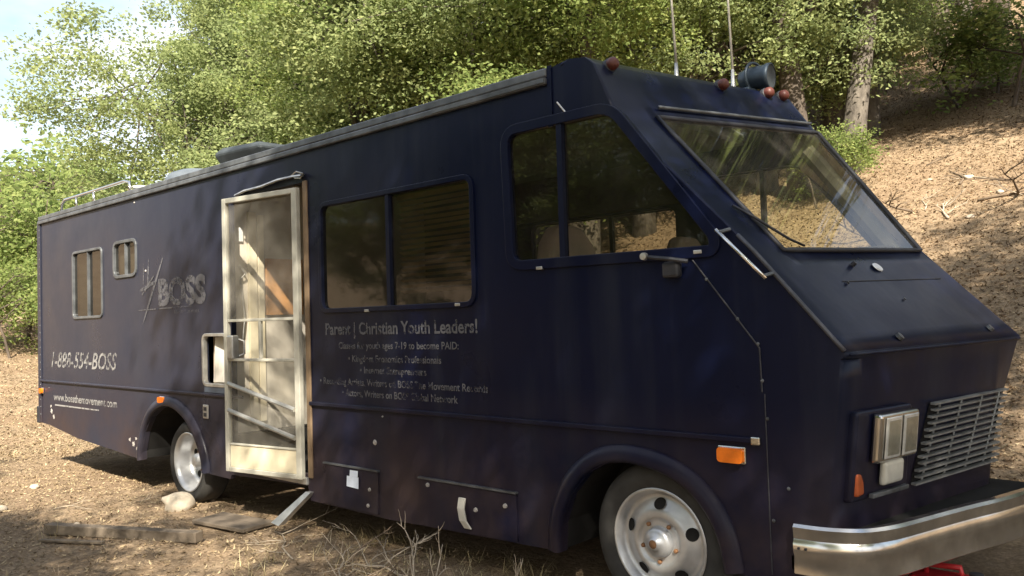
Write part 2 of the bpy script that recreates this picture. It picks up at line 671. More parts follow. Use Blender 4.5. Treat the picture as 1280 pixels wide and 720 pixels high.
# --- front cap: rows of (z driver side, z far corner, y of far corner, X at y = 0, .05, .25, far corner)
ROWS = [
    (2.905, 2.935, 1.72, (-1.12, -1.12, -1.12, -1.12)),
    (2.928, 2.960, 1.70, (-0.98, -0.97, -0.93, -0.66)),
    (2.912, 2.945, 1.68, (-0.87, -0.86, -0.83, -0.53)),
    (2.865, 2.905, 1.68, (-0.82, -0.81, -0.775, -0.47)),
    (2.560, 2.655, 1.70, (-0.69, -0.67, -0.593, -0.305)),
    (1.808, 1.857, 1.72, (0.035, 0.045, 0.070, 0.275)),
    (1.351, 1.353, 1.73, (0.425, 0.450, 0.490, 0.752)),
    (1.328, 1.331, 1.73, (0.420, 0.445, 0.484, 0.746)),
    (1.316, 1.320, 1.71, (0.408, 0.433, 0.476, 0.740)),
    (0.620, 0.622, 1.49, (0.320, 0.350, 0.400, 0.624)),
    (0.330, 0.332, 1.45, (0.295, 0.325, 0.370, 0.590)),
]


def pchip(xs, ys, q):
    """smooth monotone interpolation"""
    xs = np.asarray(xs, float)
    ys = np.asarray(ys, float)
    h = np.diff(xs)
    d = np.diff(ys) / h
    m = np.zeros(len(xs))
    for i in range(1, len(xs) - 1):
        if d[i - 1] * d[i] > 0:
            w1 = 2 * h[i] + h[i - 1]
            w2 = h[i] + 2 * h[i - 1]
            m[i] = (w1 + w2) / (w1 / d[i - 1] + w2 / d[i])
    m[0] = d[0]
    m[-1] = d[-1]
    q = np.atleast_1d(np.asarray(q, float))
    k = np.clip(np.searchsorted(xs, q) - 1, 0, len(h) - 1)
    t = (q - xs[k]) / h[k]
    return ((1 + 2 * t) * (1 - t) ** 2 * ys[k] + t * (1 - t) ** 2 * h[k] * m[k] +
            t * t * (3 - 2 * t) * ys[k + 1] + t * t * (t - 1) * h[k] * m[k + 1])


def row_curve(r, ys):
    z0, z1, yc, xs = r
    yk = [0, .05, .25, yc, yc + 0.10, 2.32, 2.4]
    xk = [xs[0], xs[1], xs[2], xs[3], xs[3] - 0.045, xs[0] + 0.03, xs[0]]
    ys = np.asarray(ys, float)
    X = np.interp(ys, yk, xk)
    Z = np.interp(ys, [0, yc, 2.4], [z0, z1, z0])
    return np.stack([X, ys, Z], 1)


def cap_pt(rowpos, y):
    """point on the cap surface; rowpos is a fractional row index"""
    i = min(int(rowpos), len(ROWS) - 2)
    f = rowpos - i
    a = row_curve(ROWS[i], [y])[0]
    b = row_curve(ROWS[i + 1], [y])[0]
    return Vector(a * (1 - f) + b * f)


def cap_z(z, y, lo=8, hi=10):
    """row position on the nose for a height z"""
    for i in range(lo, hi):
        a = row_curve(ROWS[i], [y])[0][2]
        b = row_curve(ROWS[i + 1], [y])[0][2]
        if b <= z <= a:
            return i + (a - z) / (a - b)
    return hi


WSY0, WSY1 = 0.25, 1.70      # windshield edges
ys = np.unique(np.concatenate([np.linspace(0, .05, 3), np.linspace(.05, WSY0, 5), np.linspace(WSY0, WSY1, 33), [1.45, 1.49, 1.55, 1.59, 1.68, 1.71, 1.72, 1.73, 1.78, 1.80, 1.82, 1.83], np.linspace(1.85, 2.32, 5), [2.36, 2.4]]).round(5))
sub = [3, 3, 3, 4, 8, 6, 1, 1, 8, 4]
grid = []
rowid = []
for i, n in enumerate(sub):
    for k in range(n):
        f = k / n
        a, b = row_curve(ROWS[i], ys), row_curve(ROWS[i + 1], ys)
        grid.append(a * (1 - f) + b * f)
        rowid.append(i)
grid.append(row_curve(ROWS[-1], ys))
grid = np.array(grid)
vs = grid.reshape(-1, 3)
ncol = len(ys)
fc = []
for r in range(len(grid) - 1):
    for k in range(ncol - 1):
        ym = 0.5 * (ys[k] + ys[k + 1])
        if rowid[r] == 4 and WSY0 < ym < WSY1:
            continue
        fc.append((r * ncol + k, r * ncol + k + 1, (r + 1) * ncol + k + 1, (r + 1) * ncol + k))
cme = bpy.data.meshes.new('front_cap')
cme.from_pydata([tuple(v) for v in vs], [], fc)
cme.polygons.foreach_set('use_smooth', [True] * len(cme.polygons))
cme.update()
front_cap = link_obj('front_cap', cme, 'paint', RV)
es = front_cap.modifiers.new('edges', 'EDGE_SPLIT')
es.split_angle = math.radians(33)
sol = front_cap.modifiers.new('thick', 'SOLIDIFY')
sol.thickness = 0.02
sol.offset = -1
# make the solidify go inwards whichever way the faces wind
bm = bmesh.new()
bm.from_mesh(cme)
bmesh.ops.recalc_face_normals(bm, faces=bm.faces)
fr_face = max(bm.faces, key=lambda f_: f_.calc_center_median().x)
if fr_face.normal.x < 0:
    bmesh.ops.reverse_faces(bm, faces=bm.faces)
bm.to_mesh(cme)
bm.free()

# --- side walls
crease = [(r[3][0], r[0]) for r in ROWS]
arch_r = [(-6.33, 0.262), (-6.33, 0.34), (-6.25, 0.54), (-6.11, 0.695), (-5.93, 0.785), (-5.73, 0.812), (-5.54, 0.775), (-5.35, 0.68), (-5.20, 0.53), (-5.11, 0.38), (-5.09, 0.268)]
arch_f = [(-1.13, 0.258), (-1.12, 0.41), (-1.05, 0.58), (-0.94, 0.70), (-0.81, 0.768), (-0.66, 0.785), (-0.48, 0.757), (-0.335, 0.69), (-0.24, 0.595), (-0.18, 0.48), (-0.15, 0.33)]
outer = [(XR, 2.87), (XR - 0.05, 0.45), (-8.80, 0.437), (-7.96, 0.345), (-7.04, 0.30)] + arch_r + \
        [(-4.66, 0.262), (-4.64, 0.30), (-3.53, 0.335), (-3.50, 0.232), (-2.60, 0.222)] + arch_f + \
        [(0.295, 0.33)] + list(reversed(crease))
outer = [p for i, p in enumerate(outer) if i == 0 or (abs(p[0] - outer[i - 1][0]) + abs(p[1] - outer[i - 1][1])) > 1e-4]
drv = rounded([(-1.447, 2.598), (-0.722, 2.598), (-0.165, 1.885), (-0.165, 1.838), (-1.425, 1.848)], [.08, .09, .05, .05, .07])
bigw = rounded(rect(-3.30, 1.628, -1.745, 2.392), 0.075)
rearw = rounded(rect(-8.03, 1.675, -7.235, 2.395), 0.06)
smallw = rounded(rect(-6.925, 2.07, -6.405, 2.412), 0.08)
fridge = rounded(rect(-5.075, 1.04, -4.69, 1.455), 0.05)
doorway = rect(-4.60, 0.42, -3.50, 2.595)
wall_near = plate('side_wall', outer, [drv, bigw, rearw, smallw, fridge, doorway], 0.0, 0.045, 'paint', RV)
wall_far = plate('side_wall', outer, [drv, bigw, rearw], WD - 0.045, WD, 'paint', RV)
wall_near['label'] = 'navy side wall with windows, doorway and faded lettering'
# rear wall, roof, floor
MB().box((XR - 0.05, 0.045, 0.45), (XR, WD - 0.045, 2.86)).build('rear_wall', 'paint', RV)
rf = MB()
NR = 12
for i in range(NR + 1):
    t = i / NR * 2 - 1
    y = 1.2 + t * 1.2
    z = 2.885 + 0.045 * (1 - t * t)
    rf.v += [(XR, y, z), (-1.125, y, z), (XR, y, z - 0.03), (-1.125, y, z - 0.03)]
for i in range(NR):
    a, b = i * 4, (i + 1) * 4
    rf.f += [(a, a + 1, b + 1, b), (a + 2, b + 2, b + 3, a + 3), (a, b, b + 2, a + 2), (a + 1, a + 3, b + 3, b + 1)]
roof = rf.build('roof', 'railalu', RV)
fl = MB()
fl.box((XR + 0.02, 0.64, 0.50), (0.25, WD - 0.64, 0.62))
for xa, xb in ((XR + 0.02, -6.36), (-5.06, -4.64), (-3.46, -1.16)):
    fl.box((xa, 0.05, 0.50), (xb, 0.638, 0.62))
for xa, xb in ((XR + 0.02, -6.36), (-5.06, -1.16)):
    fl.box((xa, WD - 0.638, 0.50), (xb, WD - 0.05, 0.62))
fl.box((-0.12, 0.05, 0.50), (0.25, 0.638, 0.62)).box((-0.12, WD - 0.638, 0.50), (0.25, WD - 0.05, 0.62))
fl.build('floor', 'dark', RV)
MB().box((XR + 0.1, 0.66, 0.36), (0.1, 0.74, 0.498)).box((XR + 0.1, 1.66, 0.36), (0.1, 1.74, 0.498)).build('chassis_rail', 'dark', RV)
MB().box((-4.62, 0.06, 0.40), (-3.46, 0.74, 0.43)).build('step_well', 'dark', RV)
# roof rail trim along the near edge
rr = MB()
for (z0, z1, yo) in ((2.862, 2.912, -0.016), (2.818, 2.858, -0.026)):
    rr.box((XR - 0.01, yo, z0), (-1.13, 0.03, z1))
rr.build('roof_rail', 'railalu', RV, bevel=0.008)
MB().box((-2.05, -0.030, 2.828), (-1.135, -0.0265, 2.855)).build('rail_cap', 'railalu', RV)
cs = MB()
cs.box((-1.128, -0.008, 2.58), (-1.098, 0.0, 2.92))
cs.build('cap_seam', 'paint', RV)
MB().tube([(-1.064, -0.004, 2.707), (-0.989, -0.004, 2.617)], 0.005, 6).build('scratch_strip', 'alu', RV)

# rear corner trim with rivets
MB().box((XR - 0.06, -0.012, 0.45), (XR + 0.045, 0.0, 2.83)).build('corner_trim', 'paint', RV, bevel=0.004)
for k in range(26):
    z = 0.55 + k * 0.088
    MB().lathe([(0.0, -0.004), (0.005, -0.003), (0.007, 0)], (XR + 0.02, -0.012, z), 'y', 6).build('rivet', 'railalu', RV)

# belt trim
bt = MB()
bt.box((XR, -0.020, 0.938), (-4.42, 0.0, 0.962)).box((-3.47, -0.022, 0.935), (0.0, 0.0, 0.963))
belt = bt.build('belt_trim', 'paint', RV, bevel=0.006)
MB().box((0.0, -0.026, 0.930), (0.045, 0.0, 0.968)).build('end_cap', 'chrome', belt, bevel=0.006)


def marker(x0, z0, x1, z1, lens='amber', parent=RV):
    b = MB().box((x0 - .006, -0.012, z0 - .006), (x1 + .006, 0, z1 + .006)).build('marker_light', 'chrome', parent, bevel=0.006)
    pl = rounded(rect(x0, z0, x1, z1), 0.02)
    plate('lens', pl, [], -0.036, -0.0125, lens, b)
    return b


marker(-0.165, 0.842, -0.038, 0.910)
marker(-5.92, 0.838, -5.80, 0.892)
marker(XR + 0.03, 0.80, XR + 0.10, 0.86)


# fender flares
def flare(path, name='fender_flare'):
    n = len(path)
    c = Vector((sum(p[0] for p in path) / n, 0.30))
    mb = MB()
    prof = [(0.00, 0.0), (0.0, -0.030), (0.02, -0.042), (0.085, -0.018), (0.09, 0.0)]
    for i, p in enumerate(path):
        a = Vector(path[max(i - 1, 0)])
        b = Vector(path[min(i + 1, n - 1)])
        t = (b - a).normalized()
        nr = Vector((-t.y, t.x))
        if nr.dot(Vector(p) - c) < 0:
            nr = -nr
        for (d, y) in prof:
            mb.v.append((p[0] + nr.x * d, y, p[1] + nr.y * d))
    k = len(prof)
    for i in range(n - 1):
        for j in range(k - 1):
            mb.f.append((i * k + j, i * k + j + 1, (i + 1) * k + j + 1, (i + 1) * k + j))
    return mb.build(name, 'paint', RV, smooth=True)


def smooth_path(p, n=4):
    out = []
    for i in range(len(p) - 1):
        p0, p1, p2, p3 = [Vector(p[max(0, min(len(p) - 1, i + k))]) for k in (-1, 0, 1, 2)]
        for j in range(n):
            t = j / n
            q = 0.5 * ((2 * p1) + (p2 - p0) * t + (2 * p0 - 5 * p1 + 4 * p2 - p3) * t * t + (-p0 + 3 * p1 - 3 * p2 + p3) * t ** 3)
            out.append((q.x, q.y))
    out.append(tuple(p[-1]))
    return out


flare(smooth_path(arch_f))
flare(smooth_path(arch_r))
# wheel wells (dark inner arches)
for ar in (arch_f, arch_r):
    sp = [(p[0] + 0.0, p[1] + 0.012) for p in ar]
    for ya, yb in ((0.047, 0.60), (WD - 0.60, WD - 0.047)):
        mb = MB()
        m_ = len(sp)
        mb.v = [(p[0], ya, p[1]) for p in sp] + [(p[0], yb, p[1]) for p in sp]
        mb.f = [(i, i + 1, m_ + i + 1, m_ + i) for i in range(m_ - 1)]
        inner = yb if ya < 1 else ya
        off = m_ if ya < 1 else 0
        mb.f.append(tuple(range(off, off + m_)))
        mb.build('wheel_well', 'dark', RV)


# wheels
def wheel(cx, cz, y0, sgn, R, rear):
    """y0: outer face plane of the tyre; sgn +1: near side (outside towards -y)"""
    e = MB()
    w = 0.215
    prof = [(0.26, 0.0), (0.275, -0.012), (0.33, -0.022), (R - 0.035, -0.012), (R - 0.006, 0.018), (R, 0.05), (R, w - 0.05), (R - 0.006, w - 0.018), (R - 0.04, w + .01), (0.27, w)]
    t = MB().lathe([(r, s * sgn) for r, s in prof], (0, 0, 0), 'y', 56)
    o = t.build('wheel', 'tyre', RV, smooth=True)
    o.location = (cx, y0, cz)
    if rear:
        rp = [(0.268, -0.012), (0.262, -0.018), (0.252, -0.012), (0.236, 0.03), (0.222, 0.10), (0.205, 0.145), (0.14, 0.150), (0.11, 0.135), (0.075, 0.12), (0.06, 0.05), (0.03, 0.04), (0.0, 0.04)]
    else:
        rp = [(0.268, -0.012), (0.262, -0.018), (0.252, -0.012), (0.238, 0.022), (0.226, 0.042), (0.205, 0.034), (0.165, 0.005), (0.125, -0.012), (0.118, -0.002), (0.095, 0.0), (0.078, -0.002)]
    rim = MB().lathe([(r, s * sgn) for r, s in rp], (0, 0, 0), 'y', 56).build('rim', 'wheel', o, smooth=True)
    if not rear:
        MB().lathe([(r, s * sgn) for r, s in [(0.078, 0.0), (0.074, -0.028), (0.058, -0.042), (0.034, -0.046), (0.030, -0.062), (0.018, -0.068), (0.0, -0.069)]], (0, 0, 0), 'y', 28).build('hub', 'wheel', o, smooth=True)
        MB().lathe([(r, s * sgn) for r, s in [(0.022, -0.0675), (0.010, -0.073), (0.0, -0.073)]], (0, 0, 0), 'y', 12).build('hub_cap', 'rust', o, smooth=True)
    nn = 5
    for k in range(nn):
        a = math.radians(18 + k * 72)
        hr = 0.187 if not rear else 0.172
        # hand holes, dark discs sunk into the dish
        d = MB()
        if rear:
            d.lathe([(0.032, 0.1445 * sgn), (0.0, 0.1445 * sgn)], (0, 0, 0), 'y', 18)
        else:
            d.lathe([(0.033, 0.0), (0.028, 0.006 * sgn), (0.0, 0.006 * sgn)], (0, 0, 0), 'y', 20)
        ho = d.build('hand_hole', 'dark', o)
        if rear:
            ho.location = (hr * math.cos(a), 0, hr * math.sin(a))
        else:
            ho.location = (hr * math.cos(a), 0.0125 * sgn, hr * math.sin(a))
            # lie in the sloping dish
            sl_ = math.atan2(0.029, 0.04) * sgn
            ho.rotation_euler = Matrix.Rotation(sl_, 3, Vector((-math.sin(a), 0, math.cos(a)))).to_euler()
        a2 = math.radians(54 + k * 72)
        lr = 0.099 if not rear else 0.088
        ly = -0.0 if not rear else 0.125
        ln = MB().lathe([(0.011, 0.0), (0.011, -0.014 * sgn), (0.007, -0.018 * sgn), (0.0, -0.018 * sgn)], (0, 0, 0), 'y', 6).build('lug_nut', 'rust', o)
        ln.location = (lr * math.cos(a2), ly * sgn, lr * math.sin(a2))
    return o


wheel(-0.545, 0.395, 0.055, 1, 0.395, False)
wheel(-0.545, 0.395, WD - 0.055, -1, 0.395, False)
wheel(-5.475, 0.318, 0.05, 1, 0.375, True)
wheel(-5.475, 0.318, WD - 0.05, -1, 0.375, True)
MB().tube([(-5.475, 0.3, 0.318), (-5.475, 2.1, 0.318)], 0.06, 10).build('axle', 'dark', RV)
MB().tube([(-0.515, 0.3, 0.36), (-0.515, 2.1, 0.36)], 0.05, 10).build('axle', 'dark', RV)


# --- windows
def window(loop, mullx, name, frame_mat, glass, fw=0.03, ypane=0.012, far=False, mw=0.018):
    yo = -0.014 if not far else WD - 0.002
    yi = 0.03 if not far else WD + 0.014
    fr = ring_frame('window', loop, fw, 0.012, yo, yi, frame_mat, RV)
    yp = ypane if not far else WD - ypane
    li = inset(loop, 0.004)
    if mullx is None:
        pane('pane', li, yp, glass, fr)
    else:
        # two panes, clipped at the mullion
        def clip(poly, left):
            out = []
            for i in range(len(poly)):
                a, b = poly[i], poly[(i + 1) % len(poly)]
                ia = (a[0] <= mullx) == left
                ib = (b[0] <= mullx) == left
                if ia:
                    out.append(a)
                if ia != ib:
                    t = (mullx - a[0]) / (b[0] - a[0])
                    out.append((mullx, a[1] + (b[1] - a[1]) * t))
            return out
        pane('pane', clip(li, True), yp, glass, fr)
        pane('pane', clip(li, False), yp + 0.008 * (1 if not far else -1), glass, fr)
        zs = [p[1] for p in loop]
        top = max(z for x, z in clip(li, True) if abs(x - mullx) < 1e-6)
        bot = min(z for x, z in clip(li, True) if abs(x - mullx) < 1e-6)
        ya, yb = (-0.006, 0.032) if not far else (WD - 0.03, WD + 0.006)
        MB().box((mullx - mw, ya, bot), (mullx + mw, yb, top)).build('mullion', frame_mat, fr)
    return fr


w1 = window(drv, -1.06, 'window', 'paint', 'glass_side', 0.045)
w1['label'] = 'five sided driver window in a navy frame'
w2 = window(bigw, -2.54, 'window', 'paint', 'glass_big', 0.022)
w2['label'] = 'wide dark sliding window above the lettering'
window(rearw, -7.62, 'window', 'railalu', 'glass_side', 0.015, mw=0.008)
window(smallw, -6.66, 'window', 'railalu', 'glass_side', 0.020, mw=0.008)
window(drv, -1.0, 'window', 'trim', 'glass_clear', 0.02, far=True)
window(bigw, -2.4, 'window', 'trim', 'glass_clear', 0.02, far=True)
window(rearw, -7.62, 'window', 'trim', 'glass_big', 0.02, far=True)
# little drain plates under the window
for x, z in ((-2.77, 1.612), (-1.88, 1.625), (-0.235, 1.822), (-1.22, 1.806)):
    MB().box((x - 0.022, -0.018, z - 0.009), (x + 0.022, 0.0, z + 0.009)).build('drain_plate', 'alu', RV, bevel=0.003)
# venetian blind behind the wide window
bl = MB().box((-2.52, 0.07, 2.345), (-1.76, 0.10, 2.375)).build('blind', 'blind', RV)
for k in range(17):
    z = 2.32 - k * 0.037
    dz = 0.006 * math.sin(k * 1.7)
    MB().add([(-2.51, 0.068, z + 0.006), (-1.765, 0.068, z + 0.006 + dz), (-1.765, 0.10, z - 0.012 + dz), (-2.51, 0.10, z - 0.012)], [(0, 1, 2, 3)]).build('slat', 'blind', bl)
# curtain boards behind the two rear windows
MB().box((-8.30, 0.075, 1.60), (-7.80, 0.085, 2.48)).build('curtain', simple('grey_green_curtain', (0.050, 0.050, 0.040), 0.9), RV)
MB().box((-7.80, 0.060, 1.60), (-7.15, 0.070, 2.48)).build('curtain', simple('red_brown_curtain', (0.045, 0.026, 0.020), 0.9), RV)
MB().box((-7.20, 0.07, 2.05), (-6.4, 0.085, 2.42)).build('curtain', simple('pale_shade', (0.22, 0.20, 0.17), 0.9), RV)
# fridge vent opening left of the door
ring_frame('service_opening', fridge, 0.022, 0.006, -0.012, 0.03, 'alu', RV)
MB().box((-5.10, 0.10, 1.0), (-4.78, 0.12, 1.50)).build('service_board', 'hatchint', RV)
MB().add([(-5.03, 0.06, 1.05), (-4.79, 0.09, 1.05), (-4.83, 0.09, 1.44), (-4.97, 0.05, 1.44)], [(0, 1, 2, 3)]).build('service_flap', 'greywall', RV)
MB().box((-5.07, -0.006, 0.968), (-4.70, 0.0, 1.018)).build('patch_panel', simple('blue_grey_patch', (0.06, 0.075, 0.10), 0.5), RV)
pp = MB().box((-5.09, -0.014, 0.74), (-5.0, 0.0, 0.86)).build('outlet_plate', 'alu', RV, bevel=0.008)
for k in range(2):
    MB().box((-5.068, -0.018, 0.758 + k * 0.05), (-5.022, -0.0145, 0.79 + k * 0.05)).build('socket', 'trim', pp)

# --- entry door (screen door swung a little open, hinged at its front edge)
HX, HY, FX, FY = -3.545, -0.028, -4.395, -0.165
DL = math.hypot(FX - HX, FY - HY)
DA = math.atan2(FY - HY, FX - HX)
door = MB()
zb, zt_ = 0.385, 2.555


def dframe(u0, z0, u1, z1, t=0.035, name='frame_bar', mat='doorframe', parent=None, off=0.0):
    o = MB().box((u0, -t / 2 + off, z0), (u1, t / 2 + off, z1)).build(name, mat, parent, bevel=0.004)
    return o


dr = MB().box((0.0, -0.02, zb), (0.055, 0.02, zt_)).build('entry_door', 'doorframe', RV, bevel=0.004)
dr['label'] = 'cream screen door standing slightly open'
dr.location = (HX, HY, 0)
dr.rotation_euler = (0, 0, DA)
dframe(DL - 0.04, zb, DL, zt_, 0.04, 'stile', 'doorframe', dr)
dframe(0.055, zt_ - 0.04, DL - 0.045, zt_, 0.04, 'top_rail', 'doorframe', dr)
dframe(0.055, zb, DL - 0.045, zb + 0.035, 0.04, 'bottom_rail', 'doorframe', dr)
for z in (1.565, 1.255):
    dframe(0.055, z, DL - 0.045, z + 0.022, 0.028, 'cross_rail', 'doorframe', dr)
dframe(0.055, zb + 0.21, DL - 0.045, zb + 0.225, 0.028, 'cross_rail', 'doorframe', dr)
dframe(0.055, zb + 0.035, DL - 0.045, zb + 0.21, 0.012, 'kick_panel', 'doorpanel', dr)
dframe(0.43, 1.277, 0.455, 1.565, 0.026, 'cross_rail', 'doorframe', dr)
MB().add([(0.055, 0, zb + 0.225), (DL - 0.045, 0, zb + 0.225), (DL - 0.045, 0, 1.255), (0.055, 0, 1.255)], [(0, 1, 2, 3)]).build('screen', 'screen', dr)
MB().add([(0.055, 0, 1.587), (DL - 0.045, 0, 1.587), (DL - 0.045, 0, zt_ - 0.05), (0.055, 0, zt_ - 0.05)], [(0, 1, 2, 3)]).build('screen', 'screen', dr)
for z in (0.98, 0.77):
    MB().tube([(0.05, 0.03, z - 0.08), (DL - 0.06, 0.03, z + 0.10)], 0.018, 8).build('grab_bar', 'alu', dr)
hd = MB().box((DL - 0.12, -0.035, 1.27), (DL - 0.05, 0.035, 1.46)).build('latch', 'alu', dr, bevel=0.012)
MB().tube([(DL - 0.10, -0.04, 1.29), (DL - 0.13, -0.075, 1.31), (DL - 0.13, -0.075, 1.41), (DL - 0.10, -0.04, 1.43)], 0.010, 8).build('handle', 'alu', hd)
MB().tube([(DL - 0.02, -0.02, 1.27), (DL - 0.02, -0.055, 1.27)], 0.016, 10).build('knob', 'chrome', dr)
# peeled drip strip over the door
dp = MB()
pts = [(-4.46, -0.012, 2.600), (-4.30, -0.02, 2.618), (-4.05, -0.016, 2.622), (-3.80, -0.022, 2.640), (-3.60, -0.016, 2.640), (-3.47, -0.03, 2.628)]
for i, p in enumerate(pts):
    dp.v += [(p[0], p[1], p[2]), (p[0], p[1] - 0.025, p[2] + 0.002), (p[0], p[1] - 0.02, p[2] + 0.014), (p[0], p[1] + 0.02, p[2] + 0.022)]
for i in range(len(pts) - 1):
    for j in range(4):
        a, b = i * 4 + j, i * 4 + (j + 1) % 4
        dp.f.append((a, b, b + 4, a + 4))
dp.build('drip_strip', 'alu', RV)
MB().tube([(-3.64, -0.02, 2.655), (-3.55, -0.035, 2.675), (-3.47, -0.03, 2.650), (-3.50, -0.03, 2.62), (-3.58, -0.03, 2.632)], 0.006, 6).build('loose_sealant', 'alu', RV)
MB().box((-3.505, -0.016, 0.40), (-3.455, 0.0, 2.60)).build('door_jamb', simple('brown_jamb', (0.22, 0.15, 0.09), 0.6, 0.2), RV, bevel=0.004)
# entry step
st = MB().box((-4.30, -0.02, 0.345), (-3.52, 0.12, 0.40)).build('entry_step', 'alu', RV, bevel=0.006)
MB().add([(-3.52, -0.03, 0.30), (-3.46, -0.03, 0.30), (-3.62, -0.20, 0.07), (-3.72, -0.20, 0.08), (-3.52, 0.02, 0.30), (-3.46, 0.02, 0.30), (-3.62, -0.15, 0.07), (-3.72, -0.15, 0.08)],
         [(0, 1, 2, 3), (4, 7, 6, 5), (0, 4, 5, 1), (1, 5, 6, 2), (2, 6, 7, 3), (3, 7, 4, 0)]).build('step_arm', 'alu', st)

# --- interior
PX = -4.74
MB().box((PX - 0.03, 0.06, 0.62), (PX, 2.3, 2.84)).build('partition', 'greywall', RV)
MB().box((PX + 0.0005, 0.235, 0.70), (PX + 0.03, 0.315, 2.52)).build('cabinet_door', 'cream', RV, bevel=0.004)
MB().box((PX + 0.0005, 0.325, 0.70), (PX + 0.028, 0.385, 2.50)).build('cabinet_door', 'cream', RV, bevel=0.004)
MB().box((PX + 0.0005, 0.405, 1.62), (PX + 0.025, 0.78, 2.12)).build('cupboard_panel', 'oak', RV, bevel=0.003)
MB().tube([(PX + 0.02, 0.15, 2.05), (PX + 0.05, 0.19, 1.98), (PX + 0.03, 0.15, 1.93), (PX + 0.03, 0.19, 1.6), (PX + 0.03, 0.16, 1.4)], 0.009, 6).build('hanging_wire', 'alu', RV)
MB().box((PX + 0.001, 0.11, 2.26), (PX + 0.02, 0.19, 2.38)).build('switch_plate', 'white', RV)
MB().box((-9.0, 0.06, 2.80), (-1.12, 2.34, 2.83)).build('headliner', 'ceil', RV)
MB().box((-9.0, 2.31, 0.62), (-1.6, 2.35, 1.60)).box((-9.0, 2.31, 2.42), (-1.6, 2.35, 2.8)).build('wall_lining', 'inner', RV)
MB().box((-2.35, 1.55, 0.62), (-1.65, 2.28, 1.55)).build('galley_cabinet', 'inner', RV, bevel=0.01)


def seat(x, y):
    b = MB().box((x - 0.26, y - 0.26, 1.02), (x + 0.26, y + 0.26, 1.20)).build('seat', 'seat', RV, bevel=0.06, segs=4)
    bk = MB()
    prof = [(-0.24, 1.15), (-0.26, 1.6), (-0.26, 1.84), (-0.21, 1.98), (-0.11, 2.09), (0.11, 2.09), (0.21, 1.98), (0.26, 1.84), (0.26, 1.6), (0.24, 1.15)]
    n = len(prof)
    for dx in (-0.07, 0.07):
        for (yy, z) in prof:
            bk.v.append((x - 0.26 - (z - 1.15) * 0.16 + dx, y + yy, z))
    bk.f = [tuple(range(n)), tuple(reversed(range(n, 2 * n)))] + [(i, (i + 1) % n, n + (i + 1) % n, n + i) for i in range(n)]
    bk.build('backrest', 'seat', b, bevel=0.045, segs=4)
    MB().lathe([(0.10, 0.0), (0.09, 0.25), (0.16, 0.40), (0.16, 0.41)], (x, y, 0.62), 'z', 12).build('pedestal', 'dark', b)
    return b


seat(-1.02, 0.48)
seat(-0.98, 1.85)
dsh = MB()
for y in (0.06, 1.2, 2.34):
    xf = float(row_curve(ROWS[5], [y])[0][0])
    dsh.v += [(xf - 0.03, y, 1.80), (xf - 0.42, y, 1.70), (xf - 0.45, y, 1.25), (xf + 0.0, y, 1.25)]
for i in range(2):
    for j in range(4):
        a, b = i * 4 + j, i * 4 + (j + 1) % 4
        dsh.f.append((a, b, b + 4, a + 4))
dsh.f += [(0, 1, 2, 3), (8, 11, 10, 9)]
dsh.build('dashboard', 'ceil', RV)
sw = MB()
cst = Vector((-0.52, 0.52, 1.62))
axs = Vector((0.55, 0, -0.83)).normalized()
u_ = Vector((0, 1, 0))
v_ = axs.cross(u_)
sw.tube([cst + (u_ * math.cos(a) + v_ * math.sin(a)) * 0.21 for a in [2 * math.pi * k / 28 for k in range(28)]], 0.014, 6, closed=True)
sw.tube([cst + u_ * 0.2, cst - u_ * 0.2], 0.012, 6)
sw.tube([cst, cst + axs * 0.4], 0.025, 8)
sw.build('steering_wheel', 'trim', RV, smooth=True)
MB().box((-0.18, 1.62, 1.80), (0.12, 1.92, 1.90)).build('dash_box', 'inner', RV, bevel=0.01)

# --- windshield
wy = np.linspace(WSY0, WSY1, 37)
A = row_curve(ROWS[4], wy)
B = row_curve(ROWS[5], wy)
nw = 8
vs = []
for k in range(nw + 1):
    f = k / nw
    vs += [tuple(p) for p in (A * (1 - f) + B * f)]
m_ = len(wy)
fs = [(i * m_ + j, i * m_ + j + 1, (i + 1) * m_ + j + 1, (i + 1) * m_ + j) for i in range(nw) for j in range(m_ - 1)]
wm = MB()
wm.add(vs, fs)
ws = wm.build('windshield', 'glass_ws', RV, smooth=True)
ws['label'] = 'raked dusty windshield reflecting trees'
per = [Vector(p) for p in A] + [Vector(A[-1]) * (1 - k / 8) + Vector(B[-1]) * (k / 8) for k in range(1, 8)] + [Vector(p) for p in B[::-1]] + \
      [Vector(B[0]) * (1 - k / 8) + Vector(A[0]) * (k / 8) for k in range(1, 8)]
nrm = Vector((0.66, 0, 0.66))
MB().tube([p + nrm * 0.004 for p in per], 0.014, 8, closed=True).build('seal', 'trim', ws, smooth=True)
MB().tube([Vector(p) + nrm * 0.02 + Vector((-0.03, 0, 0.05)) for p in A[1:-1]], 0.011, 6).build('drip_moulding', 'railalu', ws, smooth=True)
wp = MB()
wp.tube([cap_pt(4.70, 0.17) + nrm * 0.012, cap_pt(4.80, 0.21) + nrm * 0.03, cap_pt(4.89, 0.26) + nrm * 0.035, cap_pt(4.95, 0.33) + nrm * 0.03, cap_pt(4.99, 0.42) + nrm * 0.025], 0.007, 6)
wp.build('wiper_cable', 'trim', ws, smooth=True)
# pillar inside, far mirror post
MB().tube([cap_pt(3.6, 1.72) + Vector((-0.12, 0, -0.06)), cap_pt(4.1, 1.74) + Vector((-0.10, 0, -0.05)), cap_pt(5.0, 1.76) + Vector((-0.10, 0, -0.05))], 0.055, 8).build('inner_pillar', 'ceil', RV)

